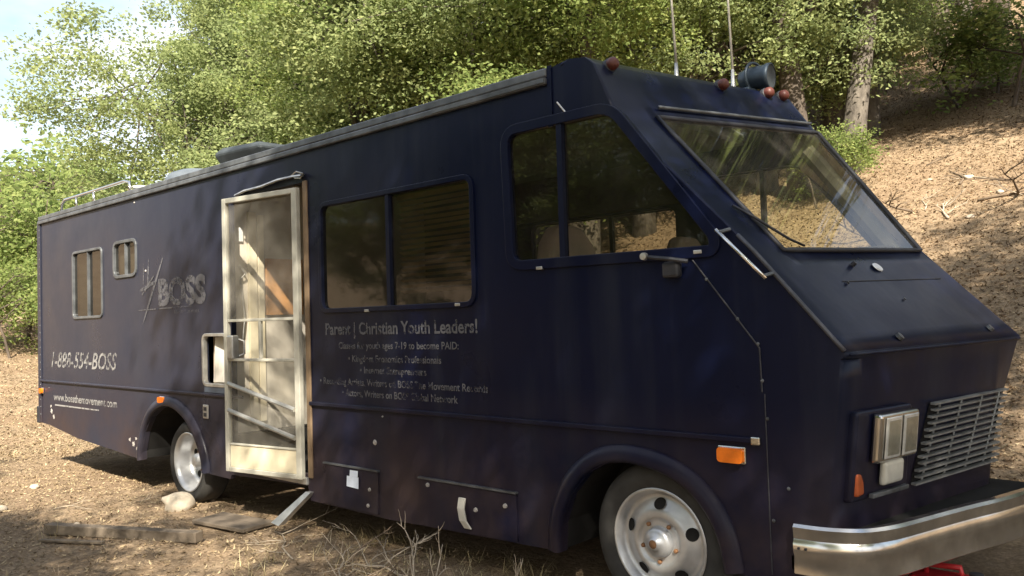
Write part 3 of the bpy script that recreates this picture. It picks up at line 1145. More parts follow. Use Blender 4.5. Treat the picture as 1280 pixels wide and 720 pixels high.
# --- nose details
lips = MB()
yy = np.linspace(0.03, 1.73, 40)
lips.tube([cap_pt(6.5, y) + Vector((0.001, 0, -0.002)) for y in yy], 0.007, 6)
lips.build('hood_lip', 'paint', RV, smooth=True)
cr_ = MB()
cr_.tube([cap_pt(r, 0.0) + Vector((0.004, -0.004, 0.004)) for r in np.linspace(4.9, 6.0, 10)], 0.010, 6)
cr_.build('hood_edge', simple('crease_highlight', (0.055, 0.055, 0.065), 0.5), RV, smooth=True)  # highlight on the crease painted as a paler strip along the edge


def hood_pt(r, y, lift=0.004):
    return cap_pt(r, y) + Vector((0.75, 0, 0.66)) * lift


hl = MB()
hl.tube([hood_pt(5.34, y, 0.0) for y in np.linspace(0.50, 1.55, 20)], 0.004, 5)
hl.build('hood_seam', 'trim', RV, smooth=True)


def stud(p, r, mat, name, h=0.012, sx=1.0):
    n = Vector((0.75, 0, 0.66)).normalized()
    u = Vector((0, 1, 0))
    v = n.cross(u)
    mb = MB()
    k = 16
    for (rr_, hh) in ((r, 0), (r * 0.9, h), (0.0, h * 1.1)):
        for i in range(k):
            a = 2 * math.pi * i / k
            mb.v.append(p + u * math.cos(a) * rr_ * sx + v * math.sin(a) * rr_ + n * hh)
    for i in range(2):
        for j in range(k):
            mb.f.append((i * k + j, i * k + (j + 1) % k, (i + 1) * k + (j + 1) % k, (i + 1) * k + j))
    return mb.build(name, mat, RV, smooth=False)


stud(hood_pt(5.20, 0.97), 0.030, 'white', 'filler_plate', 0.006, 1.7)
stud(hood_pt(5.17, 0.74), 0.013, 'trim', 'washer_nozzle', 0.02)
stud(hood_pt(5.92, 0.48), 0.020, 'railalu', 'hood_catch', 0.016)
stud(hood_pt(5.91, 1.45), 0.020, 'railalu', 'hood_catch', 0.016)
stud(hood_pt(5.36, 0.52), 0.009, 'trim', 'hood_screw', 0.008)
stud(hood_pt(5.55, 0.90), 0.008, 'railalu', 'hood_screw', 0.006)

# grille: a flat panel of thin slats, its ends slanting with the nose
GZ0, GZ1 = 0.705, 1.068
NS = 13


def gpt(f, u, d):
    z = GZ0 + (GZ1 - GZ0) * f
    ya, yb = 0.615 + 0.135 * f, 1.475 + 0.150 * f
    y = ya + (yb - ya) * u
    return cap_pt(cap_z(z, y), y) + Vector((0.98, -0.17, 0)) * d


gr = MB()
gr.add([gpt(0, 0, 0.004), gpt(0, 1, 0.004), gpt(1, 1, 0.004), gpt(1, 0, 0.004)], [(0, 1, 2, 3)])
grille = gr.build('grille', 'dark', RV)
for k in range(NS):
    f = k / (NS - 1)
    a, b = gpt(f, -0.02 + 0.02 * (k % 2), 0.03), gpt(f, 1.0, 0.03)
    sl2 = MB()
    for p in (a, b):
        sl2.v += [p + Vector((0.010, 0, -0.005)), p + Vector((0.010, 0, 0.0035)), p + Vector((-0.012, 0, 0.007)), p + Vector((-0.012, 0, -0.003))]
    sl2.f = [(0, 1, 5, 4), (1, 2, 6, 5), (2, 3, 7, 6), (3, 0, 4, 7), (0, 3, 2, 1), (4, 5, 6, 7)]
    sl2.build('slat', 'slat', grille)
for u in (0.10, 0.36, 0.62, 0.86):
    MB().tube([gpt(0, u, 0.014), gpt(1, u, 0.014)], 0.006, 5).build('grille_bar', 'slat', grille)


# headlight cluster on the driver side
def hpt(y, z, d):
    q = cap_pt(cap_z(z, y), y)
    return q + Vector((0.965, -0.26, 0)) * d


def hblock(y0, y1, z0, z1, d0, d1, name, mat, par, bev=0.0, taper=0.0, skew=0.0):
    mb = MB()
    mb.v = [hpt(y0, z0, d0), hpt(y1, z0, d0), hpt(y1, z1, d0), hpt(y0, z1, d0),
            hpt(y0 + taper, z0 + taper, d1), hpt(y1 - taper, z0 + taper, d1 + skew), hpt(y1 - taper, z1 - taper, d1 + skew), hpt(y0 + taper, z1 - taper, d1)]
    mb.f = [(0, 3, 2, 1), (4, 5, 6, 7), (0, 1, 5, 4), (1, 2, 6, 5), (2, 3, 7, 6), (3, 0, 4, 7)]
    return mb.build(name, mat, par, bevel=bev, segs=3)


pod = hblock(0.075, 0.53, 0.70, 1.092, -0.02, 0.035, 'headlight', 'paint', RV, 0.016)
hblock(0.185, 0.525, 0.856, 1.078, 0.0355, 0.078, 'bezel', 'chrome', pod, 0.014, 0.008)
for (a, b) in ((0.226, 0.352), (0.372, 0.500)):
    hblock(a, b, 0.876, 1.058, 0.0785, 0.086, 'lamp', 'lens', pod, 0.010, 0.004)
    hblock(a + 0.014, b - 0.014, 0.890, 1.044, 0.0865, 0.090, 'lamp_glass', 'glass_lamp', pod, 0.006, 0.004)
hblock(0.262, 0.432, 0.752, 0.864, 0.0355, 0.070, 'turn_signal', 'signal', pod, 0.016, 0.004)
hblock(0.20, 0.50, 0.708, 0.728, 0.0355, 0.060, 'ledge', 'railalu', pod, 0.004)
sq = hpt(0.12, 0.77, 0.012)
MB().box((sq.x - 0.05, sq.y - 0.028, 0.726), (sq.x + 0.03, sq.y + 0.05, 0.826)).build('side_marker', 'sidemark', pod, bevel=0.012, segs=3)

# bumper: swept round the nose
bp_plan = [(0.19, -0.035), (0.305, -0.026), (0.41, 0.012), (0.475, 0.066), (0.535, 0.178), (0.582, 0.328), (0.640, 0.534), (0.705, 0.753), (0.775, 0.967), (0.835, 1.2)]
bp_plan = bp_plan + [(0.895, 1.45), (0.935, 1.72), (0.925, 1.90), (0.89, 1.98)]
bp = smooth_path(bp_plan, 4)
prof = [(-0.055, 0.600), (0.0, 0.610), (0.014, 0.598), (0.006, 0.548), (0.016, 0.530), (0.016, 0.492), (0.006, 0.474), (0.012, 0.400), (-0.01, 0.385), (-0.055, 0.385)]
bm_ = MB()
n = len(bp)
for i, p in enumerate(bp):
    a = Vector(bp[max(0, i - 1)])
    b = Vector(bp[min(n - 1, i + 1)])
    t = (b - a).normalized()
    nr = Vector((t.y, -t.x))
    for d, z in prof:
        bm_.v.append((p[0] + nr.x * d, p[1] + nr.y * d, z))
k = len(prof)
for i in range(n - 1):
    for j in range(k - 1):
        bm_.f.append((i * k + j, i * k + j + 1, (i + 1) * k + j + 1, (i + 1) * k + j))
bm_.f += [tuple(range(k)), tuple(reversed(range((n - 1) * k, n * k)))]
bumper = bm_.build('bumper', 'bumper', RV, smooth=True)
esb = bumper.modifiers.new('edges', 'EDGE_SPLIT')
esb.split_angle = math.radians(35)
shelf = MB()
ysf = [0.06, 0.18, 0.33, 0.53, 0.75, 0.97, 1.2, 1.43, 1.65]
xb = np.interp(ysf, [q[1] for q in bp_plan[:11]], [q[0] for q in bp_plan[:11]])
for y, x in zip(ysf, xb):
    shelf.v += [(0.30, y, 0.575), (x - 0.02, y, 0.565)]
shelf.f = [(2 * i, 2 * i + 1, 2 * i + 3, 2 * i + 2) for i in range(len(ysf) - 1)]
shelf.build('bumper_apron', 'dark', RV)
bumper['label'] = 'dusty chrome front bumper sweeping round the nose'
for x in (0.215, 0.245):
    MB().lathe([(0.0, -0.004), (0.006, -0.004), (0.006, 0.0)], (x, -0.050, 0.511), 'y', 8).build('bolt', 'trim', bumper)
MB().box((0.16, 0.0, 0.40), (0.24, 0.03, 0.46)).build('bracket', 'alu', bumper)

# cap seams on the driver's side
sm = MB()
sm.tube([(-0.27, -0.003, 1.786), (0.052, -0.003, 1.366), (0.056, -0.003, 1.169)], 0.004, 6)
sm.build('cab_seam', 'seam', RV)
sm = MB()
sm.tube([(0.067, -0.002, 1.16), (0.068, -0.002, 0.36)], 0.003, 6)
sm.build('cab_seam', 'seam', RV)
for (x, z) in ((-0.20, 1.69), (-0.05, 1.50), (0.045, 1.385), (0.058, 1.22), (0.075, 1.05), (0.085, 0.60), (0.16, 0.75)):
    MB().lathe([(0.0, -0.006), (0.007, -0.004), (0.009, 0)], (x, -0.002, z), 'y', 8).build('rivet', 'railalu', RV)
# grab handle
g0, g1 = Vector((-0.115, -0.055, 1.915)), Vector((0.118, -0.055, 1.675))
gh = MB().tube([g0, g1], 0.0085, 8).build('grab_handle', 'chrome', RV, smooth=True)
for p in (g0.lerp(g1, 0.06), g0.lerp(g1, 0.95)):
    MB().tube([p, Vector((p.x + 0.03, 0.0, p.z + 0.015))], 0.009, 6).build('bracket', 'railalu', gh)
# mirror mount left under the driver window
mm_ = MB().box((-0.42, -0.045, 1.705), (-0.325, 0.0, 1.785)).build('mirror_bracket', 'trim', RV, bevel=0.015)
MB().tube([(-0.50, -0.05, 1.815), (-0.36, -0.06, 1.795), (-0.28, -0.03, 1.78)], 0.011, 8).build('arm', 'trim', mm_)
MB().lathe([(0.0, -0.012), (0.018, -0.010), (0.020, 0.01), (0.0, 0.012)], (-0.505, -0.062, 1.818), 'y', 12).build('knob', 'alu', mm_)


# compartment hatches
def hatch(pts, name='compartment_hatch'):
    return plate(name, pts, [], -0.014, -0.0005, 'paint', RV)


h1 = hatch([(-3.305, 0.525), (-2.69, 0.525), (-2.70, 0.243), (-3.335, 0.243)])
MB().box((-3.31, -0.022, 0.527), (-2.685, -0.0005, 0.537)).build('hinge', 'railalu', h1)
tg = MB()
tg.add([(-3.035, -0.018, 0.395), (-2.89, -0.026, 0.392), (-2.892, -0.022, 0.470), (-3.03, -0.017, 0.468)], [(0, 1, 2, 3)])
tg.add([(-3.0, -0.0175, 0.468), (-2.905, -0.019, 0.470), (-2.905, -0.017, 0.512), (-2.995, -0.016, 0.51)], [(0, 1, 2, 3)])
tg.build('paper_tag', 'paper', h1)
for x, z in ((-2.78, 0.40), (-2.80, 0.29)):
    MB().lathe([(0.0, -0.01), (0.012, -0.008), (0.014, 0)], (x, -0.014, z), 'y', 8).build('latch', 'primer', h1)
h2 = hatch([(-2.275, 0.53), (-1.445, 0.525), (-1.445, 0.262), (-2.27, 0.24)])
MB().box((-2.28, -0.022, 0.532), (-1.44, -0.0005, 0.543)).build('hinge', 'railalu', h2)
lv = MB()
lp = [(-1.875, 0.46), (-1.872, 0.40), (-1.855, 0.33), (-1.828, 0.282)]
for i, (x, z) in enumerate(lp):
    yv = -0.03 - 0.02 * math.sin(i * 1.0)
    lv.v += [(x - 0.028, yv, z), (x + 0.028, yv, z), (x + 0.028, yv + 0.014, z), (x - 0.028, yv + 0.014, z)]
for i in range(3):
    for j in range(4):
        a, b = i * 4 + j, i * 4 + (j + 1) % 4
        lv.f.append((a, b, b + 4, a + 4))
lv.f += [(0, 1, 2, 3), (15, 14, 13, 12)]
lv.build('pull_lever', 'bone', h2, bevel=0.004)
for x, z in ((-2.19, 0.50), (-1.53, 0.455), (-1.77, 0.40)):
    MB().lathe([(0.0, -0.012), (0.012, -0.010), (0.015, 0)], (x, -0.014, z), 'y', 8).build('latch', 'primer', h2)
for x, z, s in ((-2.73, 0.72, 0.020), (-6.20, 2.09, 0.012), (-6.43, 2.78, 0.009), (-2.64, 0.90, 0.007)):
    MB().lathe([(0.0, -0.008), (s * 0.7, -0.007), (s, 0)], (x, 0.0, z), 'y', 8).build('paint_chip', 'primer', RV)
# scuffed patch behind the rear wheel, bare primer
for (x, z, s) in ((-6.52, 0.40, 0.055), (-6.60, 0.44, 0.035), (-6.46, 0.46, 0.030), (-6.44, 0.36, 0.035), (-8.73, 0.60, 0.05), (-8.66, 0.54, 0.045), (-8.75, 0.66, 0.03)):
    pts = []
    for k in range(11):
        a = 2 * math.pi * k / 11
        rr_ = s * random.uniform(0.30, 0.75)
        pts.append((x + rr_ * math.cos(a) * 1.3, z + rr_ * math.sin(a)))
    pane('bare_patch', pts, -0.003, 'primer', RV)
MB().box((XR - 0.16, 0.10, 0.42), (XR - 0.05, 2.3, 0.58)).build('rear_bumper', 'railalu', RV, bevel=0.015)
MB().box((XR - 0.10, -0.02, 0.44), (XR - 0.03, 0.06, 0.64)).build('tail_light', 'trim', RV, bevel=0.01)


# --- lettering
def text(s, x0, x1, zbase, h, mat, shear=0.0, bold=0.0, y=-0.0035, name='lettering', parent=RV):
    cu = bpy.data.curves.new('lettering', 'FONT')
    cu.body = s
    cu.size = 1.0
    cu.shear = shear
    cu.offset = bold
    cu.resolution_u = 3
    to = bpy.data.objects.new('tmp', cu)
    COL.objects.link(to)
    dg = bpy.context.evaluated_depsgraph_get()
    me = bpy.data.meshes.new_from_object(to.evaluated_get(dg))
    bpy.data.objects.remove(to)
    n = len(me.vertices)
    co = np.empty(n * 3, np.float32)
    me.vertices.foreach_get('co', co)
    co = co.reshape(-1, 3)
    lo, hi = co.min(0), co.max(0)
    cap = 0.70
    out = np.empty_like(co)
    out[:, 0] = x0 + (co[:, 0] - lo[0]) / (hi[0] - lo[0]) * (x1 - x0)
    out[:, 1] = y
    out[:, 2] = zbase + co[:, 1] / cap * h
    me.vertices.foreach_set('co', out.ravel())
    me.update()
    me.materials.clear()
    o = link_obj(name, me, mat, parent)
    return o


text('Parent | Christian Youth Leaders!', -3.265, -1.725, 1.452, 0.082, 'text', 0, 0.022)
text('Classes for youth ages 7-19 to become PAID:', -3.11, -1.89, 1.352, 0.046, 'text', 0, 0.014)
text('\u2022 Kingdom Economics Professionals', -3.0, -2.05, 1.262, 0.046, 'text', 0, 0.014)
text('\u2022 Internet Entrepreneurs', -2.87, -2.19, 1.184, 0.046, 'text', 0, 0.014)
text('\u2022 Recording Artists, Writers on BOSS The Movement Records', -3.345, -1.65, 1.098, 0.047, 'text', 0, 0.014)
text('\u2022 Actors, Writers on BOSS Global Network', -3.08, -1.91, 1.022, 0.047, 'text', 0, 0.014)
text('1-888-554-BOSS', -8.72, -6.88, 1.118, 0.175, 'text4', 0.30, 0.012)
text('www.bossthemovement.com', -8.66, -6.90, 0.735, 0.085, 'text2', 0.0, 0.012)
MB().add([(-8.62, -0.0035, 0.672), (-7.36, -0.0035, 0.678), (-7.36, -0.0035, 0.692), (-8.62, -0.0035, 0.690)], [(0, 1, 2, 3)]).build('underline', 'text2', RV)
text('BOSS', -5.93, -5.02, 1.752, 0.235, 'text3', 0.0, 0.045)
text('the movement', -5.62, -5.14, 1.665, 0.035, 'text3', 0.0, 0.0)
# the brush-stroke star beside the name
for k_, (a, b, wd) in enumerate((((-6.13, 2.20), (-6.16, 1.93), 0.030), ((-6.24, 2.17), (-6.25, 1.95), 0.020), ((-5.83, 2.19), (-6.27, 1.58), 0.034), ((-6.33, 1.90), (-5.96, 1.98), 0.040),
                   ((-6.36, 1.712), (-5.28, 1.722), 0.012), ((-6.28, 1.86), (-6.02, 2.03), 0.030))):
    a, b = Vector(a), Vector(b)
    d = (b - a).normalized()
    nr = Vector((-d.y, d.x))
    pts = []
    N = 8
    for i in range(N + 1):
        t = i / N
        w_ = wd * (0.15 + 0.85 * math.sin(math.pi * min(1, t * 0.8 + 0.12)))
        q = a.lerp(b, t) + nr * w_ * 0.5
        pts.append((q.x, q.y))
    for i in range(N, -1, -1):
        t = i / N
        w_ = wd * (0.15 + 0.85 * math.sin(math.pi * min(1, t * 0.8 + 0.12)))
        q = a.lerp(b, t) - nr * w_ * 0.5
        pts.append((q.x, q.y))
    pane('brush_stroke', pts, -0.0022 - 0.0006 * k_, 'text3', RV)

# --- roof items
ac = MB()
ac.v = [(-4.98, 0.16, 2.92), (-4.34, 0.16, 2.92), (-4.34, 0.85, 2.94), (-4.98, 0.85, 2.94),
        (-5.05, 0.10, 3.05), (-4.28, 0.10, 3.02), (-4.28, 0.9, 3.03), (-5.05, 0.9, 3.06),
        (-5.0, 0.16, 3.115), (-4.40, 0.16, 3.075), (-4.40, 0.85, 3.085), (-5.0, 0.85, 3.125)]
ac.f = [(0, 3, 2, 1), (0, 1, 5, 4), (1, 2, 6, 5), (2, 3, 7, 6), (3, 0, 4, 7), (4, 5, 9, 8), (5, 6, 10, 9), (6, 7, 11, 10), (7, 4, 8, 11), (8, 9, 10, 11)]
ac.build('roof_air_conditioner', 'acbox', RV, bevel=0.02)
MB().lathe([(0.30, -0.09), (0.30, 0.02), (0.26, 0.07), (0.17, 0.105), (0.07, 0.118), (0.0, 0.12)], (-5.95, 0.42, 2.965), 'z', 28).build('roof_vent_dome', 'dome', RV, smooth=True)
vb = MB().box((-8.0, 0.25, 2.90), (-7.55, 0.65, 2.99)).build('roof_vent', 'white', RV, bevel=0.02)
MB().lathe([(0.06, 0), (0.06, 0.08), (0.085, 0.09), (0.085, 0.11), (0.0, 0.12)], (-6.85, 0.25, 2.91), 'z', 14).build('roof_vent', 'white', RV)
lad = MB()
lad.tube([(-8.72, 0.12, 2.90), (-8.70, 0.12, 3.03), (-8.60, 0.12, 3.075), (-6.95, 0.12, 3.075), (-6.82, 0.12, 3.05), (-6.80, 0.12, 2.90)], 0.016, 8)
lad.tube([(-8.72, 0.62, 2.90), (-8.70, 0.62, 3.03), (-8.60, 0.62, 3.075), (-6.95, 0.62, 3.075), (-6.82, 0.62, 3.05), (-6.80, 0.62, 2.90)], 0.016, 8)
for x in (-8.25, -7.75):
    lad.tube([(x, 0.12, 3.07), (x, 0.12, 2.90)], 0.014, 8)
lad.build('roof_rack_rail', 'chrome', RV, smooth=True)


def clearance_light(y):
    p = cap_pt(2.85, y)
    b = MB().lathe([(0.040, -0.01), (0.040, 0.012), (0.036, 0.016), (0.0, 0.018)], (0, 0, 0), 'x', 16).build('clearance_light', 'trim', RV, smooth=True)
    b.location = p
    b.rotation_euler = (0, math.radians(-12), math.radians(-14))
    MB().lathe([(0.034, 0.016), (0.036, 0.030), (0.030, 0.050), (0.016, 0.060), (0.0, 0.062)], (0, 0, 0), 'x', 16).build('lens', 'redamber', b, smooth=True)
    return b


for y in (0.13, 1.02, 1.45, 1.60):
    clearance_light(y)
for (x, y, lean) in ((-0.90, 1.0, -0.03), (-0.72, 1.40, -0.02)):
    an = MB().tube([(x, y, 2.93), (x, y, 2.98), (x, y, 3.10)], [0.022, 0.016, 0.010], 8).build('antenna', 'alu', RV, smooth=True)
    MB().tube([(x, y, 3.10), (x + lean, y, 3.8), (x + lean * 2.4, y, 4.6)], [0.0085, 0.007, 0.004], 6).build('whip', 'bone', an, smooth=True)
hn = MB().box((-0.90, 1.42, 2.94), (-0.62, 1.60, 2.975)).build('roof_spotlight', 'blueroof', RV, bevel=0.01)
sp_ = MB().lathe([(0.03, -0.14), (0.07, -0.12), (0.095, -0.03), (0.10, 0.10), (0.11, 0.11), (0.11, 0.14), (0.098, 0.145)], (0, 0, 0), 'x', 24).build('housing', 'blueroof', hn, smooth=True)
sp_.location = (-0.64, 1.55, 3.055)
sp_.scale = (0.78, 0.78, 0.78)
sp_.rotation_euler = (0, math.radians(4), math.radians(2))
ln_ = MB().lathe([(0.098, 0.140), (0.06, 0.128), (0.0, 0.12)], (0, 0, 0), 'x', 24).build('lens', 'acbox', hn, smooth=True)
ln_.location = sp_.location
ln_.scale = sp_.scale
ln_.rotation_euler = sp_.rotation_euler
hp = MB()
hp.tube([(-0.64 + 0.115 * math.cos(a) * 0.15, 1.55 + 0.10 * math.cos(a), 3.055 + 0.10 * math.sin(a)) for a in [math.pi * 2 * k / 20 for k in range(20)]], 0.010, 6, closed=True)
hp.build('yoke', 'blueroof', hn, smooth=True)


# ------------------------------------------------------------------ trees
def leaves(centers, per, spread, size, rng, aspect=0.55, up=0.22, flat=0.8):
    n = len(centers) * per
    c = np.repeat(centers, per, 0)
    off = np.clip(rng.normal(size=(n, 3)), -1.8, 1.8) * spread
    nc = len(centers)
    ang = np.repeat(rng.uniform(0, 2 * np.pi, nc), per)
    st = np.repeat(rng.uniform(0.9, 1.7, nc), per)
    fl = np.repeat(rng.uniform(0.30, 0.65, nc), per)
    dro = np.repeat(rng.uniform(-0.45, 0.15, nc), per)
    sc_ = np.repeat(rng.uniform(0.65, 1.25, nc), per)
    ax_ = off[:, 0] * st * sc_
    ay_ = off[:, 1] * 0.75 * sc_
    off = np.stack([ax_ * np.cos(ang) - ay_ * np.sin(ang), ax_ * np.sin(ang) + ay_ * np.cos(ang), off[:, 2] * fl * sc_ + dro * np.abs(ax_)], 1)
    p = c + off
    d = rng.normal(size=(n, 3))
    d[:, 2] = d[:, 2] * 0.5 - 0.25
    d /= np.linalg.norm(d, axis=1, keepdims=True)
    nr = rng.normal(size=(n, 3))
    nr[:, 2] += up * 2
    w = np.cross(d, nr)
    w /= np.linalg.norm(w, axis=1, keepdims=True) + 1e-9
    nn = np.cross(w, d)
    L = size * rng.uniform(0.6, 1.3, (n, 1))
    hw = L * aspect * 0.5
    fold = hw * 0.35
    a = p
    b = p + d * L * 0.45 + w * hw + nn * fold
    e = p + d * L
    g = p + d * L * 0.45 - w * hw + nn * fold
    v = np.stack([a, b, e, g], 1).reshape(-1, 3)
    f = np.arange(n * 4).reshape(-1, 4)
    return v, f


def make_tree(name, seed, H, crown_r, crown_z0, trunk_r, nclump, per, leaf, leafmat, barkmat, spread=0.38, lean=(0, 0), size=0.11, shape=1.0, stems=1):
    """returns (trunk mesh, crown mesh) around the origin"""
    rng = np.random.default_rng(seed)
    rnd = random.Random(seed)
    tb = MB()
    cz = (crown_z0 + H) / 2
    hz = (H - crown_z0) / 2
    # clump centres: an uneven crown built from several lobes
    nl = 9
    lobes = []
    for k in range(nl):
        a = rng.uniform(0, 2 * math.pi)
        t = rng.uniform(-0.75, 0.75)
        rr_ = crown_r * math.sqrt(max(0.05, 1 - t * t)) * rng.uniform(0.35, 0.75)
        lobes.append((rr_ * math.cos(a) + lean[0] * (0.5 + t * 0.5), rr_ * math.sin(a) + lean[1] * (0.5 + t * 0.5), cz + hz * t * 0.9, crown_r * rng.uniform(0.32, 0.58)))
    lobes.append((lean[0], lean[1], H - crown_r * 0.4, crown_r * 0.42))
    lobes.append((lean[0] * 0.5, lean[1] * 0.5, cz, crown_r * 0.55))
    cc = []
    while len(cc) < nclump:
        lx, ly, lz, lr = lobes[rng.integers(len(lobes))]
        d = rng.normal(size=3)
        d /= np.linalg.norm(d)
        r_ = lr * rng.uniform(0.45, 1.0) ** 0.5
        q = np.array([lx, ly, lz]) + d * r_ * np.array([1, 1, 0.85])
        if q[2] < crown_z0 * 0.8:
            continue
        cc.append(q)
    cc = np.array(cc)
    # stray outer sprays
    k = nclump // 9
    stray = cc[rng.integers(0, len(cc), k)] + rng.normal(size=(k, 3)) * crown_r * 0.16
    stray = stray[stray[:, 2] > crown_z0 * 0.7]
    cc = np.concatenate([cc, stray])
    # trunk and limbs
    limbs_from = []
    for s in range(stems):
        a = rnd.uniform(0, 6.28)
        bx, by = (0, 0) if stems == 1 else (0.35 * math.cos(a), 0.35 * math.sin(a))
        pts, rs = [], []
        N = 9
        wob = [(rnd.uniform(-1, 1), rnd.uniform(-1, 1)) for _ in range(N)]
        for i in range(N):
            t = i / (N - 1)
            pts.append((bx * (1 + 2 * t) + lean[0] * t + wob[i][0] * 0.14 * t * H / 8, by * (1 + 2 * t) + lean[1] * t + wob[i][1] * 0.14 * t * H / 8, -0.4 + t * (H * 0.86 + 0.4)))
            rs.append(trunk_r * (1.25 if i == 0 else 1) * (1 - 0.85 * t) * (1 if stems == 1 else 0.75))
        tb.tube(pts, rs, 9)
        limbs_from.append((pts, rs))
    for (lx, ly, lz, lr) in lobes:
        pts, rs = limbs_from[rnd.randrange(stems)]
        zb_ = max(crown_z0 * 0.6, lz - rnd.uniform(0.25, 0.5) * hz * 1.4)
        i = min(range(len(pts)), key=lambda j: abs(pts[j][2] - zb_))
        p0 = Vector(pts[i])
        p3 = Vector((lx, ly, lz))
        mid = p0.lerp(p3, 0.5) + Vector((rnd.uniform(-.3, .3), rnd.uniform(-.3, .3), 0.25))
        r0 = max(0.02, rs[i] * 0.6)
        tb.tube([p0, p0.lerp(mid, 0.6), mid, mid.lerp(p3, 0.6), p3], [r0, r0 * .8, r0 * .65, r0 * .45, r0 * .25], 6)
        near = [c for c in cc if (Vector(c) - p3).length < lr * 1.3]
        rnd.shuffle(near)
        for c in near[:16]:
            c = Vector(c)
            s0 = mid.lerp(p3, rnd.uniform(0.2, 1.0))
            m2 = s0.lerp(c, 0.5) + Vector((rnd.uniform(-.15, .15), rnd.uniform(-.15, .15), 0.1))
            tb.tube([s0, m2, c], [r0 * .28, r0 * .18, 0.006], 4, cap=False)
    tme = bpy.data.meshes.new('trunk')
    tme.from_pydata(tb.v, [], tb.f)
    tme.polygons.foreach_set('use_smooth', [True] * len(tme.polygons))
    tme.update()
    tme.materials.append(M[barkmat])
    v, f = leaves(cc, per, spread, size, rng)
    lme = np_mesh('crown', v, f)
    lme.materials.append(M[leafmat])
    return tme, lme


def place_tree(kind, name, x, y, rot, sc, label, cat='tree', group=None, parts=('trunk', 'crown'), z=None, tilt=(0, 0)):
    e = empty(name, (x, y, tz(x, y) - 0.03 if z is None else z), label, cat, group)
    e.rotation_euler = (tilt[0], tilt[1], rot)
    e.scale = (sc, sc, sc) if not isinstance(sc, tuple) else sc
    for nm, me in zip(parts, kind):
        o = bpy.data.objects.new(nm, me)
        COL.objects.link(o)
        o.parent = e
    return e


KA = make_tree('a', 11, 9.5, 4.0, 1.2, 0.22, 560, 190, None, 'leafpale', 'bark', 0.30, (0.3, 0.2), 0.086)
KB = make_tree('b', 23, 10.5, 3.8, 0.9, 0.24, 560, 190, None, 'leaf', 'bark', 0.30, (-0.4, 0.3), 0.086)
KC = make_tree('c', 37, 14.0, 3.8, 5.2, 0.26, 640, 50, None, 'leaf', 'bark', 0.28, (0.6, -0.3), 0.125)
KD = make_tree('d', 41, 14.5, 4.0, 5.0, 0.28, 640, 50, None, 'leafdark', 'barkd', 0.28, (-0.9, 0.4), 0.125)
KS = make_tree('s', 53, 2.3, 1.25, 0.12, 0.05, 130, 46, None, 'leaf', 'barkd', 0.20, (0.1, 0.1), 0.085, stems=3)

# tree line behind the coach, rear to front
place_tree(KA, 'broadleaf_tree', -17.2, 7.2, 0.4, 1.15, 'pale green leafy tree standing past the motorhome rear corner, sky beside it')
place_tree(KB, 'broadleaf_tree', -12.4, 7.6, 2.1, 0.98, 'dense green tree rising behind the roof rack rail')
place_tree(KA, 'broadleaf_tree', -9.4, 8.0, 3.6, 1.02, 'pale leafy tree behind the roof air conditioner')
place_tree(KB, 'broadleaf_tree', -6.9, 8.0, 5.0, 1.0, 'green leafy tree behind the wide side window')
place_tree(KA, 'broadleaf_tree', -5.6, 12.6, 1.3, 1.0, 'yellow-green tree behind the middle of the roof')
place_tree(KB, 'broadleaf_tree', -4.4, 15.2, 4.1, 0.95, 'green tree behind the cab roof and its antennas')
place_tree(KB, 'broadleaf_tree', -13.5, 13.5, 0.9, 1.15, 'tall green tree in the second row past the rear of the coach')
place_tree(KC, 'broadleaf_tree', -9.0, 14.5, 2.7, 1.1, 'tall tree in the second row behind the roof air conditioner')
place_tree(KC, 'broadleaf_tree', -5.2, 15.2, 0.2, 1.05, 'tall tree in the second row behind the cab')
# bank trees with visible trunks
KE = make_tree('e', 67, 10.0, 3.9, 1.6, 0.24, 520, 118, None, 'leafdark', 'barkd', 0.29, (0.4, 0.3), 0.095)
place_tree(KD, 'oak_tree', -4.49, 11.81, 0.6, 0.95, 'dark oak with a straight grey trunk standing beyond the roof spotlight', tilt=(0, 0))
place_tree(KC, 'oak_tree', -3.92, 12.73, 3.3, 0.95, 'oak with a pale leaning trunk at the foot of the wood', tilt=(0.05, -0.17))
place_tree(KD, 'oak_tree', -4.74, 23.04, 2.2, 0.95, 'dark trunked oak high on the bank beside a shrub', tilt=(0, 0))
place_tree(KC, 'oak_tree', -4.43, 24.93, 4.4, 0.9, 'slim oak standing high on the bank next to a dark trunk', tilt=(0, 0.05))
place_tree(KD, 'oak_tree', -3.54, 24.93, 5.4, 1.0, 'thick oak at the top of the leaf-strewn bank', tilt=(0, 0))
place_tree(KE, 'oak_tree', -9.33, 18.21, 1.2, 0.9, 'low branched dark oak behind the roof antennas', tilt=(0, 0))
place_tree(KE, 'oak_tree', -8.71, 14.06, 3.2, 0.85, 'low branched dark oak behind the cab roof', tilt=(0, 0))
place_tree(KE, 'oak_tree', -9.92, 23.74, 0.3, 1.0, 'low branched oak deep in the wood past the roof spotlight', tilt=(0, 0))
place_tree(KE, 'oak_tree', -7.68, 25.76, 3.0, 1.0, 'low branched oak far up the slope between trunks', tilt=(0, 0))
place_tree(KE, 'oak_tree', -7.62, 31.2, 3.9, 1.1, 'low branched oak deep in the wood above the leaf-strewn bank', tilt=(0, 0))
place_tree(KE, 'oak_tree', -10.67, 29.79, 5.1, 1.1, 'oak deep in the wood behind the leaning trunk', tilt=(0, 0))
place_tree(KE, 'oak_tree', -5.88, 34.13, 1.1, 1.1, 'oak deep in the wood behind the thick trunk at the bank top', tilt=(0, 0))
place_tree(KC, 'oak_tree', -6.44, 24.19, 0.4, 0.95, 'grey oak standing alone on the upper bank', tilt=(0.03, 0.04))
